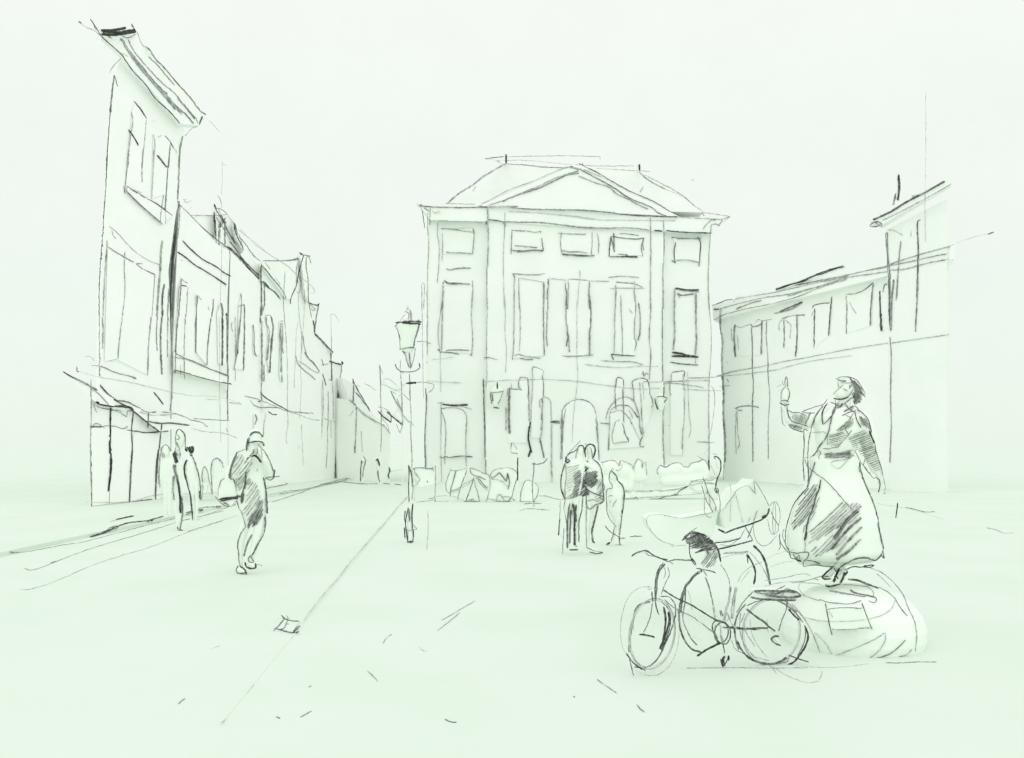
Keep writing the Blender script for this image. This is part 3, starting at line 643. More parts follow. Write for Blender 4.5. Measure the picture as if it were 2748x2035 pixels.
WIN = [
 ('window', 'b1: 490 850 820 850 805 1110 500 1110', 'b1: 4 11 490 858 600 865 700 880 815 895; 6 14 490 858 520 860; 2 7 600 860 800 850; 5 11 805 855 815 900 810 1000 800 1110; 5 11 540 1090 600 1095 720 1100 800 1105; 3 9 503 900 505 1050 500 1180', 0),
 ('window', 'b1: 1180 875 1475 885 1500 1080 1185 1080', 'b1: 5 10 1180 875 1260 880 1360 885 1420 895 1475 885; 5 10 1190 880 1185 1000 1180 1110; 5 10 1475 880 1470 900; 6 11 1480 950 1490 1010 1502 1078; 6 16 1190 1072 1300 1080 1400 1072 1502 1078; 5 11 1210 1025 1300 1032 1440 1045; 4 10 1235 1090 1300 1085', 1),
 ('window', 'b1: 1670 900 1980 910 2000 1125 1680 1115', 'b1: 4 10 1640 902 1750 910 1920 915; 4 10 1675 890 1668 1000 1680 1100; 4 9 1978 890 1980 1000 1970 1115; 4 11 2028 905 2045 980 2040 1105; 6 18 1680 1110 1800 1120 1900 1125 2003 1125; 5 11 1685 1070 1760 1090 1840 1085 1935 1100', 1),
 ('window', 'b2: 505 930 840 950 820 1120 500 1135', 'b2: 8 13 515 930 500 1030 498 1135; 6 15 540 900 545 1090; 5 12 515 940 545 1080; 6 11 520 935 650 955 750 960 840 955; 5 9 595 908 700 912 785 930; 5 10 840 940 825 1000 835 1070; 5 10 815 1000 815 1080 825 1135; 7 13 500 1133 600 1135 775 1140; 8 18 655 1130 775 1138; 5 11 580 1108 680 1118', 1),
 ('window', 'b2: 1130 950 1390 950 1380 1185 1145 1170', 'b2: 5 16 1110 945 1200 955 1300 955 1400 955; 7 12 1370 940 1395 1000 1390 1100 1380 1230; 6 13 1150 990 1135 1080 1145 1200; 6 16 1110 1170 1150 1195; 4 10 1150 1170 1250 1165 1380 1190', 0),
 ('window', 'b1: 505 1380 800 1390 b3: 800 620 485 600', 'b1: 6 20 520 1370 560 1395 660 1400 780 1405; 5 10 510 1380 505 1410 520 1380; 4 15 510 1410 505 1500 500 1652; 4 10 798 1365 802 1500 792 1652; b3: 4 13 510 0 505 200 500 400 495 600; 4 9 520 0 480 250 460 400 470 550 485 620; 2 8 485 620 485 750 490 1000; 4 10 798 0 790 250 800 450 795 630; 5 10 480 605 550 608 670 628; 6 11 540 590 650 585 770 590; 5 9 540 590 540 606; 5 13 780 630 800 640; 6 12 455 575 480 600', 0),
 ('window', 'b1: 1200 1300 1550 1310 b3: 1510 640 1195 670', 'b1: 4 14 1195 1300 1300 1310 1400 1312 1515 1308; 6 12 1195 1300 1220 1340; 4 11 1215 1330 1210 1500 1212 1652; 4 9 1255 1345 1258 1500 1260 1652; 3 8 1255 1345 1350 1360 1500 1385; 5 16 1548 1350 1540 1500 1540 1652; 4 16 1500 1380 1505 1500 1498 1652; b3: 4 11 1212 0 1210 300 1205 550 1195 685; 4 10 1255 0 1270 250 1270 450 1260 600; 5 12 1500 0 1500 300 1505 550 1508 640; 4 15 1540 0 1535 250 1530 450 1540 550; 4 9 1215 650 1240 628 1300 640 1475 670; 5 10 1265 665 1320 680 1400 678', 1),
 ('window', 'b1: 1720 1365 1960 1375 b3: 1960 640 1740 640', 'b1: 4 9 1740 1400 1745 1360 1860 1362 1960 1375; 5 13 1715 1390 1725 1500 1725 1652; 4 11 1745 1390 1745 1500 1738 1652; 4 14 1955 1375 1945 1500 1955 1652; 3 9 1855 1270 1860 1330 1845 1450 1835 1600; b3: 5 15 1730 0 1720 250 1740 450 1725 550; 4 14 1745 430 1755 610; 5 20 1950 0 1965 250 1955 450 1955 630; 5 10 1680 640 1730 650 1850 645 1990 635; b1: 2 6 1560 1350 1730 1365', 1),
 ('window', 'b2: 555 1400 750 1400 b4: 750 640 540 630', 'b2: 4 9 485 1338 650 1328 790 1342; 4 8 310 1375 500 1378; 6 11 560 1382 650 1395 740 1400; 4 9 740 1395 830 1438; 4 9 500 1450 600 1445 730 1447 850 1448; 5 11 560 1412 562 1500 555 1652; 3 12 610 1515 612 1652; 3 11 742 1370 745 1500 755 1652; 4 10 785 1590 795 1652; b4: 4 11 560 0 550 250 548 450 545 620; 4 10 610 45 615 250 625 450 625 620; 4 11 740 0 755 150 745 350 755 500 765 510 745 590; 5 15 785 120 800 250 800 400 780 495; 8 13 512 628 600 635 750 642; 6 12 512 628 540 685; 4 11 410 685 550 700 740 705 825 730; 3 7 690 180 725 225', 1),
 ('window', 'b2: 1140 1440 1370 1455 b4: 1350 640 1120 610', 'b2: 8 22 1145 1445 1200 1455 1300 1465 1380 1462; 6 13 1165 1510 1200 1515 1330 1500; 4 13 1140 1450 1142 1652; 4 16 1355 1475 1345 1550 1350 1652; 4 10 1170 1490 1190 1545; b4: 5 13 1210 0 1360 10 1380 15; 5 12 1165 30 1210 45 1330 35; 4 17 1140 0 1135 200 1140 450 1125 590; 4 20 1350 0 1350 250 1355 450 1345 640; 9 20 1115 608 1200 620 1290 645; 9 21 1110 648 1250 648 1375 655; 7 13 1095 706 1200 722 1375 735; 4 10 1350 650 1345 720', 0),
 ('window', 'b3: 500 1130 740 1160 735 1640 490 1640', 'b3: 4 9 455 1105 520 1110; 9 23 505 1125 600 1132 755 1125; 4 10 490 1165 560 1155 680 1165 720 1190 740 1250 735 1400 735 1640; 4 9 490 1180 520 1260 535 1350 528 1640; 3 8 490 1100 490 1640; 4 9 720 1150 795 1170; 6 13 475 1640 600 1640 700 1632 805 1640; b5: 3 8 490 350 500 660; 3 9 735 350 740 450; 4 9 525 350 528 430', 0),
 ('window', 'b3: 1150 975 1290 985 1260 900 1340 860 1360 1290 1360 1500 1150 1500', 'b3: 5 10 1290 985 1260 965 1255 900 1270 858 1340 860 1350 950 1355 1100 1360 1290; 5 10 1140 975 1200 972 1260 975; 6 25 1165 955 1160 1100 1160 1250 1165 1410; 3 17 1130 1150 1130 1380; 4 8 1180 910 1190 975; 4 9 1140 975 1145 1050; 3 12 1345 1000 1360 1290; 9 20 1370 1295 1350 1450 1370 1550 1385 1600; 9 20 1375 1560 1350 1640; 6 12 1350 1400 1345 1480', 1),
 ('pilaster', 'b3: 1390 760 1440 765 1495 790 1490 1100 1480 1450 1380 1450', 'b3: 5 10 1390 780 1395 750 1440 765 1495 790 1490 850 1500 950 1495 1050; 4 9 1390 760 1395 900 1385 1100 1380 1300; 4 14 1460 1085 1465 1160; 4 9 1460 1085 1500 1050 1540 1055 1570 1090 1575 1200 1580 1300; 4 17 1490 1060 1485 1200 1480 1400 1460 1500; 6 12 1460 1450 1480 1520 1505 1652; b5: 6 14 1465 170 1490 290 1505 355; 3 18 1480 0 1480 100; 3 15 1580 30 1580 300 1580 500 1590 680; b3: 3 14 1578 1310 1580 1652', 1),
 ('door', 'b3: 1690 1180 1750 1100 1860 1072 1960 1110 2010 1180 2030 1400 2050 2500 1690 2500', 'b3: 5 11 1680 1190 1720 1130 1790 1085 1860 1072 1940 1095 2000 1160 2020 1300 2035 1500 2050 1652; 4 22 1690 1170 1680 1300 1680 1450 1680 1652; 4 9 1720 1160 1700 1280 1690 1500; b5: 4 16 1690 0 1685 150 1670 380; 3 10 2030 0 2040 250 2050 390', 1),
 ('arched_window', 'b4: 500 1240 530 1130 640 1050 740 1110 790 1250 830 1430 800 1540 500 1560', 'b4: 4 9 460 1270 480 1190 530 1110 600 1060 680 1050 740 1090 780 1180 790 1250; 5 11 500 1220 530 1160 600 1130 700 1145 750 1210 780 1250; 4 9 500 1220 500 1350 490 1450; 5 14 490 1450 488 1575; 4 9 500 1210 600 1180 660 1220 700 1270 720 1320; 4 14 750 1100 790 1250 800 1350 820 1430; 6 12 830 1430 800 1490 800 1540 845 1540; 3 7 720 1300 760 1400 800 1470; 5 12 405 1305 500 1312; 4 10 690 1170 730 1260; 6 14 760 1240 790 1250', 1),
 ('pilaster', 'b4: 555 880 600 855 630 880 640 1300 620 1310 560 1180', 'b4: 6 11 562 1175 555 1000 560 920 575 860 600 855 630 880 630 1000 635 1150 640 1300', 1),
 ('pilaster', 'b4: 720 900 750 870 870 880 895 1010 925 1140 835 1420 740 1100', 'b4: 5 10 740 1100 730 950 720 900 750 875 800 870; 6 11 800 860 870 880 890 950 895 1010; 4 9 830 800 840 850 860 810 890 830; 5 13 825 795 835 850; 3 12 795 900 810 1100 820 1300 835 1420; 3 9 825 900 840 1080; 4 9 890 1010 920 1080 925 1140 905 1150', 1),
 ('window', 'b4: 1100 900 1115 815 1230 800 1230 1200 1215 1620 1100 1620', 'b4: 5 10 1105 1040 1090 950 1105 880 1115 810 1180 795 1240 790 1235 850; 3 13 1225 820 1230 1000 1235 1200 1220 1400 1215 1620; 3 8 1268 800 1275 1000 1285 1250 1300 1380 1280 1450', 0),
]
for i, (nm, poly, strokes, bay) in enumerate(WIN):
    t.add('@part %s\nP %g .14 %s\n%s' % (nm, (.285 if bay else .04) + i * .0035, poly, strokes))
t.last_part = None
t.add('''
@part statue_relief
P .37 .2 b4: 560 1300 620 1305 655 1430 685 1490 535 1505 525 1420
b4: 5 10 560 1290 600 1275; 4 9 560 1300 525 1420 535 1505 600 1495 690 1490; 6 12 620 1305 640 1360 655 1430 680 1460 685 1490; 4 9 560 1290 550 1310
''')
t.build()

t = Thing('wall_lantern', 'small lantern hung on the facade beside the pilaster nearest the street', 'lantern', front(38.2), None, 'lanterns on the grand facade')
t.add('''
@part lantern_body
L 1 b3: 1040 1000 62 1028 1115 35
b3: 5 11 965 1000 1040 1005 1110 990; 6 11 975 1005 980 1070 995 1120; 6 15 990 1010 1000 1090; 5 11 1105 995 1080 1060 1050 1120; 7 17 1005 1155 1065 1158
@part bracket
L 1 b3: 1043 900 6 1043 990 6; L 1 b3: 1043 920 6 1043 920 6@.7
b3: 9 18 1043 905 1045 965
''').build()
t = Thing('wall_lantern', 'small tilted lantern hung on the facade nearer the statue', 'lantern', front(38.2), None, 'lanterns on the grand facade')
t.add('''
@part lantern_body
L 1 b4: 1005 1060 50 1005 1160 28
b4: 7 10 965 1055 970 1045 1030 1045 1070 1060 1035 1105; 8 16 945 1060 955 1120 975 1175
@part bracket
L 1 b4: 1032 940 6 1032 1050 6; L 1 b4: 1032 960 6 1032 960 6@.7
b4: 7 12 1033 950 1032 1045
''').build()

# ---------------------------------------------------------------- right wing
PR = along((10.1, 42), (14.9, 30)); PRx = (.45, 1, 0)
t = Thing('side_wing', 'long low wing with a slanting cornice and a row of windows beside the grand building', 'building', PR, PRx)
t.add('''
@part wall
P 0 4 b4: 1595 180 b7: 1180 1430 1640 1330 1640 4500 b4: 1630 3500
b8: 4 22 115 260 110 400 130 550 125 700 130 850 140 1000 140 1250 155 1450 155 1652
b6: 4 9 1815 0 1820 150 1810 400 1800 600
b8: 3 9 80 875 200 840 500 785 700 740 900 705 1200 645 1500 595 1650 575 1900 540 2185 500; 2 8 80 880 300 860 600 820 900 745 1300 690; 2 6 160 740 185 760; 3 8 170 900 190 930; 2 7 100 970 200 960; 3 16 100 870 140 870
b8: 5 11 390 430 400 600 400 800 410 950 400 1150 405 1400 405 1652; 4 10 530 375 525 500 540 700 545 900 558 1050 545 1300 545 1625; b6: 4 10 2085 0 2090 200 2095 400
@part cornice
P .4 1 b4: 1510 150 1720 90 b7: 80 1635 1180 1400 1690 1240 1680 1360 b4: 1520 290
b8: 6 10 35 238 100 215 170 188 230 182 238 205; 3 8 240 180 400 150 560 125 700 95 900 50 1100 0; 7 17 40 272 100 270; 4 9 100 270 200 240 350 200 500 165 700 140 900 90 1250 0; 4 14 250 270 320 240 400 210 480 190; 3 9 50 360 80 355 130 325 250 290 400 255 600 215 800 160 1000 80 1260 0
b7: 4 9 500 1560 700 1520 900 1480 1100 1435 1200 1410 1330 1360 1500 1310 1650 1270; 3 22 700 1535 900 1490; 3 9 450 1640 700 1560 900 1500 1100 1470 1300 1440 1500 1390 1640 1365; 4 9 1100 1440 1300 1395 1500 1350 1630 1325; 1 6 1640 1270 1800 1210 1930 1175; 6 14 1930 1182 1975 1165
@sub gutter
P .5 .15 b7: 330 1585 870 1400 872 1428 335 1612
b7: 9 22 330 1600 420 1570 550 1530 700 1470 870 1415
''')
for poly, st in (
 ('b8: 215 420 400 400 400 690 230 700', 'b8: 6 22 245 410 235 500 240 600 245 700; 3 8 210 440 215 560; 3 8 265 500 275 640; 3 7 250 420 280 435 385 405'),
 ('b8: 410 395 485 370 480 680 405 690', 'b8: 6 11 385 405 400 430 485 400 490 370; 4 9 430 395 450 360 485 375; 5 14 485 375 485 500 478 680; 3 7 490 375 580 360'),
 ('b8: 670 350 805 325 795 690 685 620', 'b8: 4 12 670 352 800 325 875 325; 4 13 685 360 690 500 685 620; 5 13 800 320 805 500 790 700; 3 8 680 350 640 400 645 465; 3 7 700 370 745 410 740 540; 6 15 640 300 700 270 855 205; 4 14 600 310 750 270 850 215'),
 ('b8: 950 240 1110 210 1090 515 960 620', 'b8: 6 11 945 260 950 240 1020 220 1110 213; 7 13 1118 160 1105 300 1090 510; 6 12 965 265 960 400 960 620; 4 8 965 270 935 330'),
 ('b8: 1250 135 1485 40 1470 420 1250 490', 'b8: 4 12 1250 140 1255 300 1250 495; 5 10 1250 135 1330 130 1420 90 1470 50 1490 30; 5 13 1495 40 1480 150 1470 300 1465 420; 3 8 1280 200 1300 250 1340 310'),
 ('b8: 1560 110 1640 50 1640 440 1565 460', 'b8: 8 24 1555 105 1560 250 1568 465; 5 10 1580 120 1600 45 1690 45'),
 ('b8: 250 1170 400 1150 400 1500 255 1500', 'b8: 5 11 240 1170 300 1150 400 1145 460 1160; 4 10 250 1170 290 1190 310 1180; 3 12 255 1190 250 1350 255 1580; 4 9 265 1200 270 1400 285 1500 265 1530')):
    t.add('@part window\nP .03 .12 %s\n%s' % (poly, st))
t.build()
t = Thing('corner_building', 'taller building with a steep projecting eave rising behind the statue', 'building', PR, PRx, mat='plaster')
t.add('''
@part wall
P .5 3 b7: 1180 1150 1630 920 1630 4500 b8: 1650 3500
b7: 5 22 1180 1150 1185 1300 1200 1500 1205 1652; 4 12 1285 1230 1270 1400 1255 1652; 3 7 1185 1145 1240 1155 1300 1190; 6 11 1430 1075 1415 1080 1415 1300 1405 1652; 2 7 1360 1150 1360 1200
b8: 6 18 1635 0 1640 150 1640 300 1650 465; 5 20 1680 0 1660 200 1655 460; 4 10 1710 40 1700 190; 5 13 1900 0 1890 200 1875 475
c3: 5 17 1860 -420 1878 -200 1880 0 1870 400 1880 900 1870 1200 1865 1440; c8: 6 16 420 0 415 200
b8: 3 9 1655 575 1780 558 1900 540 2050 518 2185 500
b7: 4 10 1180 1412 1330 1360 1500 1310 1650 1270; 3 10 1200 1445 1300 1440 1500 1390 1640 1365; 4 10 1200 1412 1300 1395 1500 1350 1630 1325
@part eave
P .9 .6 b7: 1060 1080 1610 780 1660 800 1150 1110
b7: 7 16 1080 1075 1200 1020 1350 930 1450 880 1610 790; 3 8 1150 1080 1350 980 1500 900 1660 810; 5 11 1055 1120 1080 1095 1130 1090 1150 1110 1100 1125 1060 1122; 6 10 1090 1090 1150 1125; 4 16 1370 900 1450 885
@part chimney
P .7 .5 b7: 1257 740 1278 740 1275 990 1250 990
b7: 8 20 1270 735 1275 850 1265 930; 4 16 1250 880 1230 965
@part mast
L 1 b7: 1471 130 2 1470 900 2 1468 1240 2
b7: 1 6 1470 130 1472 400 1470 700 1465 900 1468 1240
''').build()  # thin upright past the eave is a drawn construction line built as a tube
# ---------------------------------------------------------------- the setting
SHEETS = []
def ground_sheet(name, pts, z, thick, mat='ground'):
    t = Thing(name, kind='structure', plane=GROUND, mat=mat, base=(0, 0, 0))
    p = t.part(name); n = len(pts)
    p.v += [(x, y, z) for x, y in pts] + [(x, y, z - thick) for x, y in pts]
    p.f += [tuple(range(n)), tuple(range(2 * n - 1, n - 1, -1))] + [(i, n + i, n + (i + 1) % n, (i + 1) % n) for i in range(n)]
    SHEETS.append((t, list(p.v), list(p.f))); return t
ground = ground_sheet('ground', [(-900, -30), (900, -30), (900, 1500), (-900, 1500)], 0, .5)
ground.add('''
a5: 3 9 190 1400 260 1405 400 1375 600 1300 900 1170 1200 1070 1500 980 1800 860 2000 790 2203 725
a7: 3 8 0 1085 200 1020 460 935
a8: 4 9 2160 315 2100 350 2000 410 1910 462; 4 9 2050 400 1980 460 1880 538; 3 8 1540 563 1500 590 1470 635; 3 8 1740 658 1765 682 1800 695; 4 9 1355 838 1395 875 1432 915; 5 10 855 1185 900 1160 938 1138; 4 9 915 962 938 950; 6 11 1935 1200 1975 1220 2020 1226; 5 14 672 1180 700 1195; 1 7 190 670 250 650; 2 8 632 262 645 264
pp: 4 4 1602 1824 1628 1842 1655 1860; 5 4 1709 1890 1718 1903 1730 1912; 5 4 1538 1868 1543 1872; 5 4 478 1890 487 1881 497 1875
c8: 1 6 0 680 150 695 300 725 480 755 620 780 800 820 950 870 1120 925; 8 15 610 765 740 795 870 825 985 822; 4 14 1645 1025 1760 1050 1850 1090 1985 1090
c4: 1 7 0 215 200 240 450 310
c7: 6 12 1350 385 1410 430; 2 24 1410 430 1550 430 1650 440; 2 10 1650 440 1750 460 2180 520; 2 8 1410 330 1440 310 1460 350 1430 380 1410 340
c1: 4 10 705 1445 900 1442 1200 1440 1500 1445 1900 1440
c2: 5 14 1350 1360 1500 1360 1700 1350 1910 1350; 3 8 640 1450 640 1490 600 1560 500 1580 350 1540 200 1470 100 1400; 2 8 340 1385 600 1410 900 1400 1150 1370; 3 8 0 1340 80 1400 140 1480
b6: 6 20 880 1142 1010 1138; 4 9 0 740 60 740 150 770 220 780; 2 8 0 880 100 880
b5: 4 11 245 805 330 795 420 780; 4 10 360 770 500 740 650 755 720 790; 3 8 430 790 560 800; 5 13 1265 885 1330 870 1560 880; 6 16 1305 820 1400 815 1480 815; 4 10 1350 790 1400 750 1480 740 1600 765 1700 780; 3 8 360 880 365 1050 350 1270; 5 14 365 768 420 770
a6: 6 14 1180 1450 1280 1458 1400 1468 1520 1465; 7 14 1570 1460 1640 1470; 8 16 1685 1470 1750 1478; 3 10 1420 1420 1450 1418
''')
pavement = ground_sheet('pavement', [(-60, 3), (-7.05, 3), (-7.4, 12.9), (-7.75, 36), (-7.75, 60), (-60, 60)], .055, .3)
pavement.add('''
a5: 7 34 870 895 950 870 1100 810 1170 780; 7 26 1170 775 1300 745 1450 730 1610 685; 8 26 1140 720 1230 700 1320 680; 5 28 1030 840 1100 790 1150 780; 3 12 1080 740 1160 715; 7 24 1830 650 1900 635 2000 618; 4 16 2000 600 2100 590 2180 590
a7: 3 7 0 745 220 745; 5 18 0 930 100 880 310 855
a6: 6 16 350 1530 450 1505 560 1485 630 1465 632 1430; 5 13 632 1430 700 1445 800 1440; 5 22 820 1415 900 1405 990 1395; 2 5 540 1360 900 1300 1200 1280 1400 1260 1500 1275
''')
kerb = ground_sheet('kerb', [(-7.05, 3), (-6.93, 3), (-7.27, 12.9), (-7.62, 36), (-7.62, 60), (-7.75, 60), (-7.75, 36), (-7.4, 12.9)], .06, .3)
kerb.add('''
a5: 4 11 95 1035 200 1040 400 1010 600 970 800 940 1000 890 1300 810 1500 760 1800 690; 4 11 235 1190 285 1215 400 1190 600 1110 900 1000 1200 910 1500 820 1800 725 2000 680 2203 630; 5 16 500 1140 560 1125
a7: 4 10 0 975 150 940 300 890 440 840; 3 10 730 820 860 790 990 745; 3 9 730 750 850 740 990 715
a6: 3 11 430 1580 600 1540 800 1520 950 1480 1100 1430 1200 1410; 4 13 480 1645 650 1590 850 1520 970 1475 1150 1440 1320 1385; 4 18 950 1475 1100 1440 1310 1390
''')
sv, sf = [], []
for q, v, f in SHEETS:
    b = len(sv); sv += v; sf += [tuple(b + i for i in k) for k in f]
for q in (ground, pavement, kerb): q.build((sv, sf))
gp = [GROUND.hit(x, y) for x, y in ((594.2, 1942), (596, 1942), (1051, 1383), (1050.2, 1383))]
t = ground_sheet('gutter', [(q.x, q.y) for q in gp], .002, .05)
t.add('''
a8: 2 10 260 1230 320 1180 400 1090 460 1000 520 930 600 840 700 720 800 580; 2 8 880 460 960 350 1050 240 1130 150 1200 60 1240 5
pp: 2 3 945 1502 1000 1440 1050 1383; b5: 3 9 0 930 60 850 110 800 160 740
''')
t.build()

t = Thing('drain_cover', 'small square drain cover set in the open paving by the gutter line', 'drain cover', GROUND, mat='ground')
t.add('''
@part frame
P .01 .04 a8: 700 440 850 465 815 565 650 530
a8: 7 12 710 420 740 450 790 465 845 468; 6 11 735 450 700 490 655 540; 7 12 660 520 740 545 800 555 845 545; 8 22 850 500 820 530 800 555
@part grating
P .02 .03 a8: 735 460 835 475 800 545 690 520
a8: 5 9 760 460 730 520 700 530; 5 8 750 420 765 450; 5 8 740 490 770 488
''').build()

P14 = front(14.17)
t = Thing('street_lamp', 'old street lamp with a tapered glass lantern, ladder bar and curled bracket', 'street lamp', P14)
t.add('''
@part finial
L 1 c6: 310 130 14 315 190 30 312 250 60
c6: 5 10 305 85 308 125; 4 22 335 130 345 190 340 255; 3 14 285 150 320 170 310 240; 6 10 285 125 320 120; 4 9 220 255 280 180; 4 10 270 160 290 140
@part lantern_cap
L 1 c6: 175 275 8 440 282 8
c6: 9 26 170 272 280 275 380 285 450 290; 8 22 180 280 300 262 460 265; 7 18 350 270 440 245
@part lantern_glass
L 1 c6: 308 300 125 304 420 100 300 550 76
c6: 5 12 165 300 200 370 215 450 225 565; 5 22 435 300 405 400 380 480 370 555; 6 12 210 572 290 555 340 548 375 555; 4 12 160 320 190 290 210 280
@part lantern_stem
L 1 c6: 310 590 45 325 700 24 330 780 12
c6: 5 14 250 590 280 640 300 710 320 775; 6 15 325 605 330 700 340 780; 5 13 390 550 380 640 360 720 345 775; 7 16 245 590 280 610
@part scroll_bracket
L .8 c6: 170 740 5 190 785 5 240 812 5 330 818 5 400 805 5 440 775 5 440 730 5
c6: 7 14 165 740 185 780 240 815 320 820 400 805 440 775 440 725; 7 16 165 735 180 745; 7 16 430 720 445 770; 5 11 215 815 265 835
@part ladder_bar
L 1 c6: 290 945 6 400 940 6 460 934 4 600 955 4
c6: 9 26 290 945 400 940; 5 10 400 935 460 932 540 942 600 960 590 1000 540 1050; 4 9 290 945 240 980
@part pole
L 1 c6: 330 800 7 335 1150 9 345 1600 10 b5: 188 300 12 190 800 16
c6: 6 14 323 840 328 950 332 1150; 4 10 335 1150 345 1300 340 1500 350 1652; 3 8 230 840 240 1000 235 1150 250 1300 255 1400
b5: 4 12 190 0 195 200 205 350 205 500 215 650 205 780; 7 13 168 435 175 500 170 650 175 800; 8 13 170 440 200 530 210 650
@part base
L 1 b5: 188 860 24 185 1000 26 188 1190 28
b5: 8 15 168 850 140 1000 150 1100 165 1200; 8 16 212 810 205 950 210 1050 220 1130 213 1195; 9 20 165 1190 215 1190; 8 12 130 900 140 880 130 960 145 1020; 7 14 130 1050 135 1160; 5 10 120 1050 140 1075 200 1078 255 1065 215 1020; 6 18 175 870 180 990
''').build()

# ---- bollards
P36b = front(36)
for lab, txt in (
 ('bollard with a rounded cap nearest the street houses, at the far edge of the square', 'L 1 a6: 1370 1235 20 1365 1440 18\na6: 7 12 1360 1230 1350 1330 1348 1440; 5 12 1380 1190 1400 1240 1385 1300 1370 1400; 4 10 1355 1240 1380 1260; 5 9 1380 1185 1405 1245'),
 ('middle bollard of the three standing at the far edge of the square', 'L 1 a6: 1522 1235 16 1528 1440 14\na6: 8 16 1500 1240 1520 1215 1540 1290; 7 11 1520 1330 1525 1400 1540 1445; 9 20 1518 1215 1530 1270'),
 ('short curved bollard closest to the lamp post at the far edge of the square', 'L 1 a6: 1630 1300 14 1628 1440 14\na6: 8 18 1630 1300 1640 1340 1620 1380 1632 1415')):
    t = Thing('bollard', lab, 'bollard', P36b, None, 'bollards at the far edge'); t.add('@part bollard\n' + txt); t.build()
t = Thing('bollard', 'lone dark bollard on the empty paving behind the statue', 'bollard', front(19.2)); t.add('@part bollard\nL 1 c8: 513 712 9 490 895 9\nc8: 9 17 515 705 505 800 490 900'); t.build()

# ---- things standing before the grand building
P25 = front(24.8)
T = lambda name, label, cat, pl, txt, group=None, ext=None: Thing(name, label, cat, pl, ext, group).add(txt).build()
T('notice_board', 'thin legged notice board standing between the lamp post and the facade', 'notice board', P25, '''
@part panel
P 0 .06 b5: 222 462 420 465 432 620 280 650 225 520
b5: 5 12 220 465 300 460 360 470 420 468; 4 11 400 440 420 495; 4 9 225 470 235 520 285 575 225 650; 5 20 215 465 230 480; 7 18 350 590 362 605; 2 7 235 500 270 540
@part post
L 1 b5: 437 440 5 436 790 5 436 820 5
b5: 4 11 437 435 436 600 430 750 436 855
@part post
L 1 b5: 228 465 4 228 810 4
b5: 2 7 228 640 226 800
''')
T('terrace_chair', 'folded chair with slanting stripes on its rounded back, first in front of the facade', 'chair', P25, '''
@part backrest
P 0 .08 b5: 585 480 755 465 700 600 650 755 580 720 540 640 545 570
b5: 4 10 585 470 555 560 535 630 545 690 580 720; 4 9 585 475 600 490 680 480 755 465; 6 12 640 490 610 590 585 680 580 740; 5 11 745 480 710 580 680 670 655 760; 3 8 570 700 650 670 720 620 790 580
@part leg
L 1 b5: 580 700 6 582 800 6
b5: 4 9 580 700 582 745
@part leg
L 1 b5: 655 740 6 655 800 6
b5: 4 9 656 740 655 790
''', 'terrace chairs by the facade')
T('easel', 'splayed easel with a tilted cushion like board on top', 'easel', P25, '''
@part board
P 0 .08 b5: 780 460 850 490 940 535 970 580 950 690 880 600 820 545 780 495
b5: 5 11 780 462 775 490 800 530 870 550 930 580; 5 11 780 462 840 480 900 510 960 530; 4 10 830 550 880 620 950 690; 5 10 850 545 900 620 945 660; 6 13 960 530 985 610 965 700 935 800
@part leg
L .8 b5: 815 560 5 735 795 5
b5: 5 12 815 560 775 680 735 790; 3 8 815 560 760 620 600 710
@part leg
L .8 b5: 820 560 5 865 795 5
b5: 4 11 815 550 825 630 850 700 870 795; 6 16 720 795 800 790 865 795; 5 14 760 780 820 770
''')
T('covered_table', 'square table under a draped cloth in front of the tall door', 'table', P25, '''
@part tablecloth
P .05 .6 b5: 975 540 1000 490 1090 465 1190 470 1240 520 1210 640 1170 790 935 800 960 680
b5: 4 9 970 560 985 510 1020 480 1100 465 1190 468 1230 500 1245 530; 6 14 975 565 1030 540 1060 505 1090 540 1135 600; 6 12 1135 600 1145 510 1165 600 1150 675; 2 8 980 570 1080 590 1150 650; 5 11 1240 570 1210 650 1190 740 1150 800; 4 10 970 570 975 620 960 700 935 800
@part base
P 0 .4 b5: 940 770 1230 790 1250 815 1030 825 950 805
b5: 4 10 940 765 1000 775 1080 790 1170 790; 4 10 935 800 980 825 1080 822 1250 800; 4 10 1030 795 1050 725 1080 730 1120 795; 4 9 1080 750 1150 745 1190 760 1220 790; 2 8 1000 800 1120 800 1300 820
''')
T('signpost', 'small pointed sign on a short dark post before the arched door', 'sign', front(24.0), '''
@part sign_panel
P 0 .04 b5: 1195 205 1240 270 1250 320 1185 315 1170 290
b5: 5 11 1190 210 1175 280 1185 315 1245 322; 4 9 1195 208 1220 245 1240 280
@part post
L 1 b5: 1247 320 5 1247 600 5 1245 800 5
b5: 9 14 1247 355 1245 480 1245 590
''')
T('terrace_chair', 'low chair with an egg shaped back beside the thin stand', 'chair', P25, '''
@part backrest
P 0 .1 b5: 1300 630 1340 578 1400 595 1450 650 1440 740 1400 780 1275 780
b5: 4 9 1270 805 1275 720 1300 630 1335 578 1390 595; 4 9 1400 600 1445 640 1450 700 1420 770 1380 800
@part seat
P .1 .3 b5: 1275 760 1420 760 1430 790 1280 795
b5: 3 8 1280 790 1350 800 1420 795
@part leg
L 1 b5: 1285 780 5 1280 815 5
b5: 3 8 1285 780 1280 815
@part leg
L 1 b5: 1410 780 5 1410 815 5
b5: 3 8 1410 780 1410 812
''', 'terrace chairs by the facade')
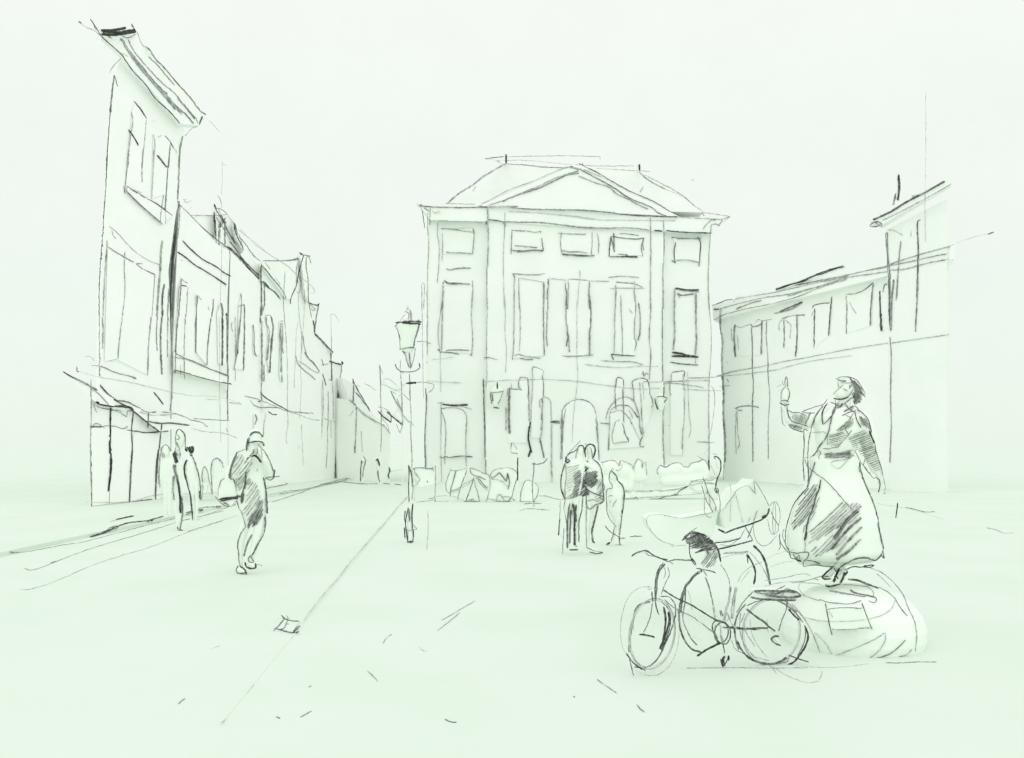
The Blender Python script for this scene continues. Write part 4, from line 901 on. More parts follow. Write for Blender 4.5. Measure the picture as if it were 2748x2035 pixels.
T('parasol_stand', 'thin upright stand with a curved crossbar on a flat foot', 'stand', front(22.8), '''
@part upright
L 1 b5: 1408 400 4 1395 600 4 1390 850 5
b5: 5 13 1408 400 1402 520 1390 620 1395 750 1405 870 1390 960
@part crossbar
L 1 b5: 1385 425 4 1460 425 4 1510 405 4 1535 370 4
b5: 6 12 1382 425 1460 425 1510 405 1535 368; 7 16 1385 425 1420 420; 5 10 1408 400 1410 440
@part foot
L .8 b5: 1300 870 5 1480 865 5
b5: 4 9 1340 868 1450 862
''')
# ---- clipped shrubs and a low wall to the side of the square
P30 = front(30)
GS = 'shrubs along the foot of the facade'
T('shrub', 'broad rounded shrub just behind the couple and the walking girl', 'shrub', P30, '''
@part foliage
R .06
L .7 b6: 680 470 80 740 480 90 840 500 75 890 560 60; L .7 b6: 660 620 80 860 640 70
b6: 4 9 590 415 650 395 730 390 770 430 790 385 850 410 910 440; 3 8 730 480 770 490 810 450 800 420; 4 9 765 430 780 450 790 385; 3 8 915 490 905 440 860 405
@part stem
L 1 b6: 760 600 10 760 720 12
''', GS)
T('shrub', 'twin humped small shrub under the arched window', 'shrub', P30, '''
@part foliage
R .06
L .7 b6: 965 430 42 970 560 50; L .7 b6: 1035 450 30 1035 560 36
b6: 4 10 910 490 930 420 960 375 1000 395 1005 470 1010 430 1040 400 1045 470 1050 540
@part stem
L 1 b6: 990 600 8 990 720 10
''', GS)
T('shrub', 'long wavy topped shrub below the last window of the facade', 'shrub', P30, '''
@part foliage
R .06
L .7 b6: 1200 500 60 1340 470 60 1450 510 55 1590 440 62 1620 520 50; L .7 b6: 1230 590 60 1580 580 70
b6: 4 11 1165 525 1148 510 1145 490 1180 435 1230 455 1300 420 1370 410 1410 445 1470 450 1480 420 1560 400 1610 375 1660 440; 5 9 1545 345 1600 380; 4 8 1210 450 1225 460; 3 9 1680 430 1720 530
@part stem
L 1 b6: 1400 600 10 1400 720 12
''', GS)
T('low_wall', 'low stepped wall running between the shrubs and the bicycles', 'wall', front(26), '''
@part wall
P 0 .4 b6: 680 690 1150 695 1460 640 1480 590 1740 575 1745 640 1350 740 1370 720 1060 792 915 770 680 760
b6: 4 9 715 660 800 680 1000 690 1150 690 1350 670 1450 640; 2 8 650 710 900 700; 6 12 915 775 1000 785 1070 790 1200 755 1350 715 1370 690 1460 640; 5 10 915 770 945 750 960 770; 3 8 760 765 1000 755 1200 745 1350 735 1600 715; 4 9 1470 590 1600 590 1720 575; 4 9 1470 640 1600 610 1740 620; 4 10 1460 640 1480 610 1600 575 1720 570; 2 18 820 690 1100 690 1200 680; 2 8 1470 650 1530 690
''')

# ---- cafe chairs on the pavement
P25c = front(24.5)
GC = 'cafe chairs on the pavement'
for lab, a, st in (
 ('small low cafe chair nearest the two standing figures', (1915, 265, 45, 560), 'a4: 3 8 1340 1652 1340 1600 1365 1550 1395 1560 1415 1640; a5: 3 8 1890 350 1890 300 1915 262 1950 290 1970 380; 3 8 1890 350 1900 430 1915 500 1912 560'),
 ('narrow middle cafe chair with a pointed back', (2015, 190, 40, 520), 'a5: 4 10 1985 520 2000 400 1990 300 2000 210 2015 185 2040 230 2060 330 2080 420 2090 470; 5 12 1970 480 1978 525 1990 490; 3 8 1978 530 1990 570'),
 ('tallest cafe chair with a wide round back beside the man in the cap', (2130, 110, 55, 470), 'a4: 4 10 1540 1652 1525 1520 1540 1430 1570 1395 1600 1395 1635 1430 1650 1490; a5: 4 10 2093 465 2085 300 2080 200 2100 120; 4 9 2100 120 2150 115 2180 150 2200 200')):
    x, y, r, b = a
    T('cafe_chair', lab, 'chair', P25c, '''
@part backrest
P 0 .06 a5: %d %d %d %d %d %d %d %d %d %d %d %d
%s
@part seat
P .25 .35 a5: %d %d %d %d %d %d %d %d
@part leg
L 1 a5: %d %d 4 %d %d 4
@part leg
L 1 a5: %d %d 4 %d %d 4
''' % (x - r * .3, y, x + r * .3, y, x + r, y + 110, x + r, b - 160, x - r, b - 160, x - r, y + 110, st,
       x - r, b - 170, x + r, b - 170, x + r, b - 150, x - r, b - 150, x - r * .8, b - 160, x - r * .8, b, x + r * .8, b - 160, x + r * .8, b), GC)
# ---------------------------------------------------------------- people
def person(label, Y, txt, group=None):
    return Thing('person', label, 'person', front(Y), None, group).add(txt).build()

person('person in a cap and long coat standing in the square, hands raised to the face', 10.73, '''
@part body
R .009
L .95 a7: 612 270 64 608 340 58 606 390 46; L 1 a7: 590 350 12@-.09 592 372 13@-.085; L 1 a7: 552 330 12 552 350 12; L 1 a7: 668 330 12 668 350 12
L .9 a7: 605 380 34 603 440 38; L .6 a7: 590 470 80 575 600 100 580 760 95 590 880 85
L .9 a7: 548 860 58 520 1030 46 485 1150 36 478 1250 28 478 1375 24; L .9 a7: 650 860 60 640 1060 46 612 1200 36 580 1310 26
L .9 a7: 470 440 38 402 570 36 400 640 30 470 560 27@-.2 545 450 22@-.22; L .9 a7: 690 450 38 750 575 34 750 580 28 700 450 25@-.16 652 360 20@-.2
X a7: 548 452 58 65 -.23; X a7: 652 365 58 110 -.21
a7: 5 11 525 1040 480 1100 455 1180 460 1260 470 1370; 7 26 690 910 700 980 690 1080 655 1160 620 1220 580 1290; 6 36 600 900 560 1000 550 1050; 6 26 595 1090 560 1150 530 1220 510 1300; 6 22 640 900 620 960 600 1030
a7: 5 12 600 350 595 390; 5 12 630 340 635 380 610 405; 4 8 660 345 670 400 665 440; 5 10 595 350 590 380 560 410; 4 8 630 520 625 545
@part coat
R .011
L .62 a7: 590 440 100 575 600 132 575 750 138 590 900 112 600 1000 74; L .8 a7: 460 430 52 396 560 54 385 690 44
L .9 a7: 686 440 50 745 560 46 748 590 40
a7: 6 17 450 375 420 450 390 540 375 620 365 715; 5 10 525 350 470 370 440 380; 5 10 410 590 420 620 430 700 435 770 460 850 500 940 525 1040; 6 11 635 310 700 380 750 480 775 560 780 600 740 625 700 605; 7 14 685 600 705 700 710 800 715 920; 7 26 710 700 712 800 715 920; 5 12 700 605 760 595 830 590; 7 15 530 550 520 650 500 730 490 830; 8 28 500 740 490 820; 8 20 525 630 515 700; 7 24 445 760 480 770; 8 14 785 530 775 600
a7: 6 16 440 390 400 500 390 570 400 620; 4 9 390 600 430 635 450 610
H 4 11 55 34 a7: 430 395 500 385 540 440 470 560 440 600 400 590; H 5 12 52 30 a7: 530 440 600 440 570 520 470 730 440 690 450 620
H 4 12 55 36 a7: 560 610 620 640 675 760 670 930 600 1030 550 1030 500 900; H 5 14 58 26 a7: 640 800 690 800 680 950 600 1040 545 1050 560 980; H 5 12 50 20 a7: 520 620 570 600 580 640 520 690
@part cap
R .01
L .95 a7: 612 245 66 615 215 50; L .7 a7: 560 285 20@-.05 620 282 26@-.08 680 295 20@-.06
a7: 7 26 555 250 570 215 610 195 650 205 680 240; 7 17 545 255 535 310 535 370; 7 14 560 290 620 280 680 290 690 320; 6 12 555 240 550 300; 7 12 690 300 680 325; 7 20 545 260 550 300 540 330
@part scarf
R .01
L .7 a7: 535 440 16@-.13 570 418 18@-.15 610 408 18@-.16 640 435 18@-.15 665 468 14@-.13
a7: 8 19 530 440 570 415 610 405 640 435 665 470
@part shoe
R .009
L .8 a7: 472 1385 28 475 1420 30@-.02 520 1440 24@-.08
a7: 6 14 460 1380 440 1420 460 1450 530 1445; 8 18 470 1380 520 1420 535 1460
@part shoe
R .009
L .8 a7: 566 1320 26 570 1370 30@-.02 606 1388 22@-.08
a7: 6 12 575 1290 545 1320 560 1350 600 1350 570 1290; 8 19 520 1350 530 1390 570 1408 620 1400 610 1360; 4 8 620 1375 640 1370 675 1382
''')
Thing('shoulder_bag', 'flat dark edged shoulder bag hanging at the side of the person in the cap', 'bag', front(10.75)).add('''
@part bag_body
P .1 .09 a7: 285 700 310 635 370 600 420 640 450 790 390 855 330 840 285 800
a7: 8 40 280 800 360 790 440 780 500 770; 7 10 255 770 290 810 340 850 380 860; 6 14 300 830 350 830 380 855; 9 16 285 795 400 780 500 760
@part strap
L 1 a7: 290 780 4 285 700 4 310 630 4 370 590 4
a7: 4 10 285 770 285 700 310 630 370 590; 4 8 250 770 280 790
''').build()

# ---- the couple and the girl
person('person in a dark coat, arm around a companion, seen from behind with a thin stick', 12.6, '''
@part body
R .009
L .95 c5: 408 225 42 405 265 40; L 1 c5: 372 245 8 372 260 8; L .9 c5: 400 300 26 395 340 30; L .6 c5: 350 390 80 310 560 95 300 760 85
L .9 c5: 265 800 48 255 1000 38 248 1200 28 245 1420 22; L .9 c5: 345 800 48 340 1000 38 335 1200 28 338 1390 22
L .8 c5: 250 1420 24 300 1440 20@-.06; L .8 c5: 338 1390 24 355 1405 18@-.06
L .9 c5: 235 370 34 190 560 34 185 700 28 200 800 22; X c5: 203 810 50 275 0; L .9 c5: 430 370 30 520 420 28 560 450 24; X c5: 560 450 46 0 0
c5: 5 11 210 840 200 940 215 1040 240 1180 240 1430; 7 24 270 880 250 1020 240 1200 240 1430; 6 26 285 960 280 1100 270 1370; 8 30 310 880 330 1000 330 1200 330 1390; 7 14 335 1390 362 1410; 6 22 430 800 420 950 385 1100 385 1350; 6 26 350 890 345 960 350 1100
c5: 7 20 265 1450 375 1448; 7 18 175 1535 240 1520 355 1525
@part coat
R .012
L .62 c5: 395 330 62 350 420 118 305 560 132 295 700 120 290 800 88; L .9 c5: 250 350 40 200 520 46 190 700 38 208 810 24
c5: 7 17 235 300 270 260 340 230 370 190; 5 10 230 290 310 200 405 105; 8 22 235 300 215 360 250 380 268 350 240 330; 7 19 215 380 180 480 160 600 165 700 210 830; 5 10 220 400 225 550 210 700 215 830; 5 10 370 190 350 260 345 330; 3 8 230 440 400 400; 7 26 225 300 222 350
H 3 9 30 40 c5: 235 430 400 390 360 560 260 760 225 720 230 560; H 6 18 40 24 c5: 300 540 400 460 420 560 380 760 290 780 330 640; H 6 16 60 22 c5: 240 830 350 720 400 780 350 800 290 830
c5: 5 10 210 835 250 800 330 740
@part hair
R .01
L .95 c5: 410 190 40 412 220 44
c5: 8 18 365 200 385 165 410 162 440 172; 8 16 440 170 450 230 465 310; 6 13 375 180 355 250
''', 'people strolling across the square')
Thing('walking_stick', 'thin walking stick standing beside the couple', 'stick', front(12.7)).add('''
@part shaft
L 1 c5: 200 1180 4 190 1350 4 178 1525 4
c5: 5 12 200 1180 190 1300 180 1560; 3 8 178 1540 190 1580
@part handle
L 1 c5: 155 840 4 150 980 4 130 1250 4 190 1300 4
c5: 4 11 155 840 150 980 140 1120; 7 18 150 1060 132 1270
''').build()
person('person with long dark hair and a dark hatched coat, leaning on a companion', 12.65, '''
@part body
R .009
L .95 c5: 525 230 45 525 275 42; L 1 c5: 567 250 8 567 265 8; L .9 c5: 530 300 26 535 350 30; L .6 c5: 560 400 76 570 560 92 570 760 90
L .9 c5: 510 800 50 495 1000 38 490 1200 28 488 1420 22; L .9 c5: 610 800 50 585 1000 38 560 1200 28 555 1345 22
L .8 c5: 490 1415 24 600 1450 18@-.06; L .8 c5: 555 1345 24 580 1362 16@-.06
L .9 c5: 640 440 34 672 580 32 676 720 26 668 830 20; X c5: 665 835 50 262 0; L .9 c5: 460 400 30 400 480 28; X c5: 400 485 46 200 .02
c5: 4 10 480 880 475 1050 470 1200 480 1420; 6 24 620 900 590 1030 560 1150 540 1240 560 1350; 8 24 545 1340 580 1365; 6 12 480 1420 560 1455 680 1480; 8 16 510 1475 600 1495 680 1485
@part coat
R .012
L .62 c5: 535 340 52 575 430 104 570 580 120 575 720 118 580 830 100; L .9 c5: 635 440 42 668 580 42 672 740 34; L .9 c5: 480 390 40 400 480 38
c5: 7 15 560 335 620 380 660 460 675 560 680 680 690 780 690 850 650 885; 8 17 430 640 500 720 560 750 640 780 690 790; 6 13 470 760 480 900 510 955 550 930 600 890 650 880; 6 12 640 880 680 830 640 800; 5 12 690 640 700 680 690 720
H 8 18 40 22 c5: 330 425 430 390 495 350 480 420 400 500 340 500; H 7 17 38 19 c5: 420 520 520 480 610 470 620 600 540 700 460 650 410 640; H 6 17 42 20 c5: 350 560 440 520 460 640 500 700 520 760 440 800 350 780 350 660; H 5 14 60 30 c5: 600 600 670 560 680 780 600 760; H 5 12 30 34 c5: 560 780 690 800 680 860 600 880
c5: 8 18 330 420 420 390 495 355; 8 18 440 500 510 420; 8 20 370 480 430 430; 7 26 450 740 500 770; 5 10 490 850 560 830 620 860
@part hair
R .01
L .95 c5: 525 195 46 530 235 52 545 290 30
c5: 8 20 460 230 470 180 510 145 560 160 585 210 575 280 550 330; 7 14 450 180 458 240 468 310; 8 24 455 220 460 270; 6 13 520 180 545 250 550 310; 6 14 450 145 475 150
''', 'people strolling across the square')
person('small girl in a long plain dress walking at the side of the couple', 13.8, '''
@part body
R .009
L .95 c5: 797 500 38 800 550 42; L 1 c5: 757 545 7 754 556 8; L .9 c5: 805 590 26 812 660 28; L .6 c5: 830 720 70 830 860 80; L .9 c5: 850 1000 40 840 1150 26 805 1290 20 775 1355 18; L .9 c5: 870 1000 40 890 1180 24 885 1290 19 888 1370 17
L .8 c5: 770 1352 18 738 1378 18@-.03; L .8 c5: 888 1365 18 915 1382 15@-.03; L .9 c5: 905 690 28 925 830 27 918 980 20; X c5: 918 985 44 265 -.02
L .9 c5: 745 720 20 735 860 20 742 960 16@-.04; X c5: 744 965 42 275 -.04
c5: 8 14 820 1165 845 1160; 6 11 820 1170 800 1270 780 1350; 9 28 720 1385 770 1360; 7 14 705 1150 760 1220 840 1270 900 1305; 5 16 900 1310 955 1305; 4 9 820 1390 900 1385; 8 16 880 1280 890 1380 905 1385; 6 18 915 1010 900 1150 880 1270
c5: 6 12 790 450 760 520 755 590 800 670
@part dress
R .012
L .62 c5: 820 690 62 832 800 96 835 950 92 850 1060 56 858 1130 40
c5: 6 12 800 670 790 690 735 700 720 750 725 900 740 1020 780 1090 830 1150; 7 20 860 600 920 660 940 740 935 880 920 1000; 8 16 910 960 920 1010; 3 8 740 800 790 775 800 790; 4 9 790 925 830 860 860 820; 2 8 760 870 780 840
@part hair
R .01
L .95 c5: 797 485 42 812 520 42 826 580 26
c5: 6 18 790 480 840 530 860 600; 5 10 790 450 800 440 812 462; 7 16 785 470 800 480
''')
# ---- figures by the shop
GP = 'people waiting by the shop'
def small_person(label, Y, head, txt, extra=''):
    person(label, Y, txt, GP)
person('hooded person with a very dark chest standing on the road before the shop', 16.3, '''
@part body
R .01
L .95 a4: 1232 1165 40 1228 1230 42; L 1 a4: 1188 1215 9 1186 1225 9; L .9 a4: 1225 1270 24 1215 1320 26; L .6 a4: 1200 1370 50 1195 1500 56 a5: 1735 150 58 1745 300 52
L .9 a5: 1725 330 30 1735 560 24 1745 690 18 1755 800 16; L .9 a5: 1765 330 30 1775 560 24 1780 700 18 1780 790 16; L .8 a5: 1755 795 16 1775 815 14@-.06; L .8 a5: 1780 790 16 1795 810 14@-.06
L .9 a4: 1160 1380 20 a5: 1690 60 19 1700 180 16; X a5: 1700 185 30 270 0; L .9 a4: 1245 1390 20 a5: 1785 60 19 1790 180 16; X a5: 1790 185 30 270 0
a5: 9 32 1740 300 1765 420 1775 540 1775 650; 5 18 1790 480 1800 650 1770 820; 6 16 1745 780 1760 820 1800 820; 4 16 1715 280 1705 400 1715 520; 3 9 1700 280 1695 460
@part jacket
R .012
L .62 a4: 1205 1340 50 1200 1450 60 a5: 1735 180 58 1745 270 40
a4: 9 46 1165 1340 1180 1400 1195 1440; 8 30 1170 1330 1200 1370; 6 34 1180 1440 1170 1500 1190 1560 1200 1620; 4 12 1215 1340 1220 1400; a5: 6 34 1705 150 1720 220 1740 290; 8 36 1710 60 1725 120 1735 160; 5 11 1770 40 1780 90
@part hood
R .012
L .95 a4: 1230 1150 46 1232 1200 48 1225 1260 34
a4: 6 13 1185 1280 1180 1180 1195 1120 1220 1108 1255 1140 1275 1190 1275 1280 1290 1310; 5 10 1190 1160 1215 1180 1210 1210 1190 1210; 5 11 1190 1240 1210 1290 1230 1310 1190 1320; 5 11 1185 1280 1170 1330 1150 1360
''', GP)
person('slim person with a dark round head in profile, back bent like a bow', 18.6, '''
@part body
R .01
L .95 a4: 1328 1290 30 1328 1325 30; L 1 a4: 1298 1310 7 1292 1318 7; L .9 a4: 1332 1350 18 1330 1385 20; L .6 a4: 1335 1420 40 a5: 1885 150 62 1890 260 60 1905 360 48
L .9 a5: 1890 360 30 1890 480 22 1900 600 16 1900 700 14; L .9 a5: 1930 360 30 1945 480 22 1940 600 16 1925 730 14; L .8 a5: 1900 705 14 1885 715 12@-.05; L .8 a5: 1925 735 15 1915 775 13@-.05
L .9 a5: 1850 130 18 1832 260 17 1850 340 15; X a5: 1852 345 28 285 0; L .9 a5: 1920 130 18 1950 260 17 1955 340 15; X a5: 1955 345 28 270 0
a5: 9 28 1870 90 1830 150 1820 250 1840 350 1870 450 1885 560 1900 715; 6 13 1895 90 1930 180 1960 280 1975 400 1970 510; 5 24 1960 715 1930 750 1915 790; 3 8 1990 690 1950 690; 6 20 1965 430 1970 510
@part hair
R .01
L .95 a4: 1332 1285 34 1335 1320 34
a4: 9 34 1330 1262 1305 1300 1330 1350 1352 1320 1340 1275; 9 26 1290 1330 1280 1300 1300 1290; 9 30 1318 1290 1325 1340; 8 20 1320 1360 1345 1370
''', GP)
person('pale outlined person with a looped ear, closest to the shop door', 19.5, '''
@part body
R .012
L .95 a4: 1085 1300 38 1085 1350 40; L 1 a4: 1050 1345 8 1048 1355 8; L .9 a4: 1088 1385 22 1090 1420 24; L .6 a4: 1095 1460 48 1095 1560 52 a5: 1650 160 52 1650 330 46
L .9 a5: 1630 330 28 1630 500 20 1632 670 15; L .9 a5: 1672 330 28 1675 500 20 1675 670 15; L .8 a5: 1632 672 15 1625 684 13@-.05; L .8 a5: 1675 672 15 1682 684 13@-.05
L .9 a4: 1050 1470 18 1040 1600 17 a5: 1595 270 15; X a5: 1595 275 28 270 0; L .9 a4: 1140 1470 18 1150 1600 17 a5: 1700 270 15; X a5: 1700 275 28 270 0
a4: 5 10 1130 1400 1135 1340 1100 1270 1070 1260 1045 1300 1030 1380; 5 10 1050 1340 1045 1390 1070 1385 1060 1340; 4 14 1135 1320 1130 1370; 4 9 1030 1380 1020 1450
''', GP)

# ---------------------------------------------------------------- statue on its pedestal
Thing('statue', 'statue of a woman in a headscarf and wide skirt, gazing up at a raised candle', 'statue', front(7.0)).add('''
@part body
R .007
L .95 c3: 1250 300 120 1215 370 130 1150 430 100; L 1 c3: 1120 300 30 1100 320 22; L 1 c3: 1085 400 24 1060 420 20; L .9 c3: 1200 470 100 1180 600 100; L .62 c3: 1130 720 210 1080 950 250 1060 1200 230; L .6 c4: 870 100 190 880 800 210 900 1250 90
L .9 c3: 820 760 90 620 830 80 400 830 50 350 820 42 325 720 38 318 640 32; X c3: 318 640 105 92 0
L .9 c3: 1430 780 110 1560 1150 100 1640 1500 75 c4: 1420 170 36 1440 230 30; X c4: 1442 232 120 268 0
L .9 c4: 850 1200 60 840 1330 36; L .9 c4: 960 1200 60 960 1340 36
c3: 4 13 260 600 270 740 290 880 315 900; 5 12 345 600 340 680; 3 9 250 610 262 800 280 880
c3: 6 14 1095 235 1095 290 1115 335; 5 10 1140 255 1220 265 1300 260; 5 12 1180 280 1120 340 1060 390 1015 445; 8 14 1170 345 1235 385; 5 15 1320 350 1280 430 1240 470 1180 500; 8 22 1025 490 1100 505 1170 500 1250 470; 5 10 1050 500 1070 590 1080 600
c4: 6 11 1230 40 1300 140 1360 205 1380 190; 8 15 1380 190 1420 220 1430 290 1410 375; 4 11 1440 60 1470 180 1490 280 1490 380; 6 12 1470 385 1500 392
@part headscarf
R .009
L .9 c3: 1130 205 40 1230 215 60 1320 290 90 1390 420 85; L .8 c3: 1380 500 60 1350 570 30
c3: 6 13 1060 205 1120 180 1220 170 1300 185 1380 230 1430 300 1470 370 1505 430; 6 13 1060 205 1080 215 1200 240 1225 225; 5 18 1110 235 1220 228; 7 15 1270 180 1310 260 1370 350 1440 420 1500 475; 6 20 1330 230 1380 300 1450 380; 6 20 1310 270 1290 320 1260 300; 6 26 1350 380 1400 460 1440 500; 5 20 1380 520 1350 570; 6 14 1400 300 1460 430 1500 440; 6 26 1320 440 1420 560; 5 15 1290 250 1400 430 1450 520; 6 20 1260 350 1290 300
H 6 14 -48 26 c3: 1290 200 1400 250 1490 430 1420 480 1330 340; H 6 14 60 24 c3: 1320 400 1400 400 1440 540 1350 590 1310 500
@part coat
R .01
L .64 c3: 1120 640 180 1120 780 330 1090 1000 350 1060 1200 300 1070 1330 270; L .85 c3: 1430 780 140 1540 1100 130 1610 1400 110 c4: 1370 90 60; L .85 c3: 800 790 120 600 830 120 420 830 85
c3: 8 16 980 550 1050 570 1080 600; 7 14 940 500 900 560 860 590 750 620 560 690; 8 22 940 560 880 660 860 740 870 880; 7 18 870 880 940 820 1010 740 1050 660 1070 560; 6 16 1330 460 1200 560 1120 630 1100 590; 7 15 1200 570 1260 650 1340 690 1360 660; 7 14 1310 530 1350 570 1380 560; 6 18 1100 550 1080 640 1120 620 1160 560
c3: 8 16 880 600 800 700 750 790 735 890; 5 13 870 600 770 730 720 860 690 990; 6 22 1040 620 1010 740 980 870 950 1000 900 1100 810 1210 750 1320 680 1375; 6 17 690 980 660 1150 650 1300 650 1450 660 1652; 7 17 590 980 595 1200 580 1400 590 1652; 5 14 570 970 610 950 655 970; 3 9 690 1000 780 995 900 990 930 1020; 6 14 870 1230 950 1240 1050 1215 1090 1215; 6 13 810 1260 840 1290 800 1370 830 1380; 4 18 600 1370 660 1370; 5 14 600 1380 650 1520
c3: 8 16 1340 600 1400 660 1480 730 1540 800 1570 900 1590 1000; 9 26 1560 970 1600 1080 1640 1160; 6 14 1640 1160 1660 1280 1710 1430 1740 1550 1760 1640; 8 16 1345 680 1370 800 1440 930; 6 14 1330 700 1250 830 1150 920 1070 970; 6 14 1330 840 1200 940 1250 1030 1160 1130 1090 1220; 6 12 1340 1260 1470 1490 1600 1652; 6 14 1490 1390 1470 1490; 7 14 1150 750 1280 690 1340 680; 6 16 1180 680 1330 610; 7 14 1360 660 1450 700 1520 770; 5 12 1210 740 1290 770; 5 18 1250 1040 1300 960
H 5 14 15 40 c3: 950 1040 1180 940 1230 1040 1100 1200 945 1190; H 5 14 40 26 c3: 1070 960 1330 760 1340 860 1210 960; H 5 14 20 40 c3: 1250 1080 1350 1000 1500 960 1600 1060 1680 1280 1740 1560 1640 1580 1500 1400 1330 1220
H 5 14 10 18 c3: 880 1310 1330 1250 1300 1370 900 1380; H 6 14 -50 26 c3: 1400 740 1520 800 1590 960 1450 880; H 6 13 25 26 c3: 1170 690 1320 590 1340 640 1180 700
c3: 4 10 980 1450 1040 1420 1240 1390 1330 1330; 4 10 980 1470 1100 1530 1250 1400; 3 8 940 1040 940 1190
c3: 8 16 340 640 370 760 420 840 500 860 650 905; 6 14 350 660 420 700 520 705 620 740; 7 13 560 695 650 710 755 705; 7 18 360 880 420 940 500 970 580 990; 6 13 580 990 600 950 650 965; 6 14 690 700 650 800 610 880
H 4 12 82 30 c3: 400 700 680 740 620 880 430 830; H 7 15 35 22 c3: 355 860 560 900 570 985 420 940
@part skirt
R .012
L .75 c4: 860 -40 300 870 150 310 870 400 420 860 650 520 860 900 580 870 1100 590; L .6 c4: 470 1180 90 870 1240 60 1300 1150 100
c4: 8 14 480 0 490 120 497 230; 7 18 540 0 550 150 540 310; 6 16 630 0 590 120 560 220 530 320; 6 11 550 70 650 150 750 220 880 350 980 470 1095 595; 7 14 530 320 450 410 370 520 310 680 270 850 265 1020; 6 22 1180 0 1200 130 1260 300 1340 480 1390 640 1420 820 1450 960 1475 1080; 6 22 1465 1090 1480 1190; 7 20 1455 1130 1410 1190 1370 1215 1280 1185 1150 1190 1050 1230 940 1300; 6 18 1480 1190 1440 1140; 4 14 1170 50 1180 130
c4: 8 20 700 215 680 330 640 430 600 580 550 700 520 850 500 970; 8 38 525 850 505 960; 4 12 510 980 500 1110; 5 12 480 870 500 800 560 740
c4: 7 16 270 1030 310 1100 330 1180 400 1200 460 1230; 7 14 310 1105 400 1125 520 1110 555 1120 540 1180 480 1240 490 1290 560 1275 660 1270 760 1290 870 1285; 7 12 190 880 200 980 260 1070 300 1120; 6 12 180 1090 200 1050 185 900; 6 16 520 1210 600 1220 690 1260; 8 24 400 1210 460 1225; 5 12 360 1130 390 1200 430 1150 440 1210; 5 12 250 820 230 900 280 1050
H 5 20 52 38 c4: 520 340 690 230 600 560 560 640 460 760 340 880 330 800 420 540; H 5 12 60 40 c4: 600 560 700 380 640 600 560 760
H 4.5 18 42 46 c4: 940 500 1200 500 1200 700 900 820 700 950 560 1000 560 850; H 4 16 45 52 c4: 560 1100 860 880 1060 900 900 1050 620 1200
c4: 7 64 1190 575 1050 690 950 830 860 950; 6 34 1200 690 1080 790 950 930 830 1080; 5 30 1210 800 1080 930 890 1150; 5 28 1200 950 1050 1090 890 1200; 4 13 870 1270 920 1200 1000 1150 1080 1080 1180 970
c4: 8 17 1000 1330 1100 1290 1200 1295 1340 1270 1360 1280 1300 1300 1220 1295 1260 1270
@part shoe
R .008
L .8 c4: 850 1330 40@-.02 800 1380 48@-.06 750 1420 40@-.12
c4: 8 22 855 1290 780 1350 710 1420 760 1445 830 1440; 6 14 700 1410 800 1410; 9 34 930 1310 880 1420 860 1480; 8 14 860 1300 900 1360
@part shoe
R .008
L .8 c4: 985 1340 40@-.02 950 1430 50@-.08 850 1500 44@-.16
c4: 9 44 1000 1330 980 1420 940 1490; 9 24 760 1530 830 1530 950 1500; 8 15 770 1500 760 1530; 9 20 880 1400 920 1440; 8 30 1030 1340 1000 1400
''').build()
Thing('candlestick', 'small oil lamp with a bulb chimney and flame held up by the statue', 'lamp', front(6.98)).add('''
@part dish
L .9 c3: 255 560 14 310 585 18 365 572 14
c3: 9 20 235 555 300 595 380 575; 8 14 255 525 310 520 370 550; 8 13 240 550 260 520
@part chimney_glass
L 1 c3: 315 345 28 312 420 60 310 520 50
c3: 7 14 320 325 270 370 250 440 255 520; 8 18 345 330 380 390 380 450 350 540
@part flame
L .7 c3: 330 190 10 332 250 22 330 310 16
c3: 6 13 345 320 350 250 345 190 330 165 310 220 310 290 320 320; 3 9 190 340 230 300 270 290; 3 9 260 215 280 270 300 310; 5 10 215 380 230 385; 4 14 355 250 355 330
''').build()
t = Thing('pedestal', 'broad dome shaped pedestal with a plaque under the statue', 'pedestal', front(6.9), base=(2.72, 6.95, 0))
t.part('dome'); t.lathe(2.72, 6.95, [(.52, 0), (.535, .06), (.535, .14), (.50, .24), (.43, .33), (.33, .405), (.2, .44), (.05, .452)])
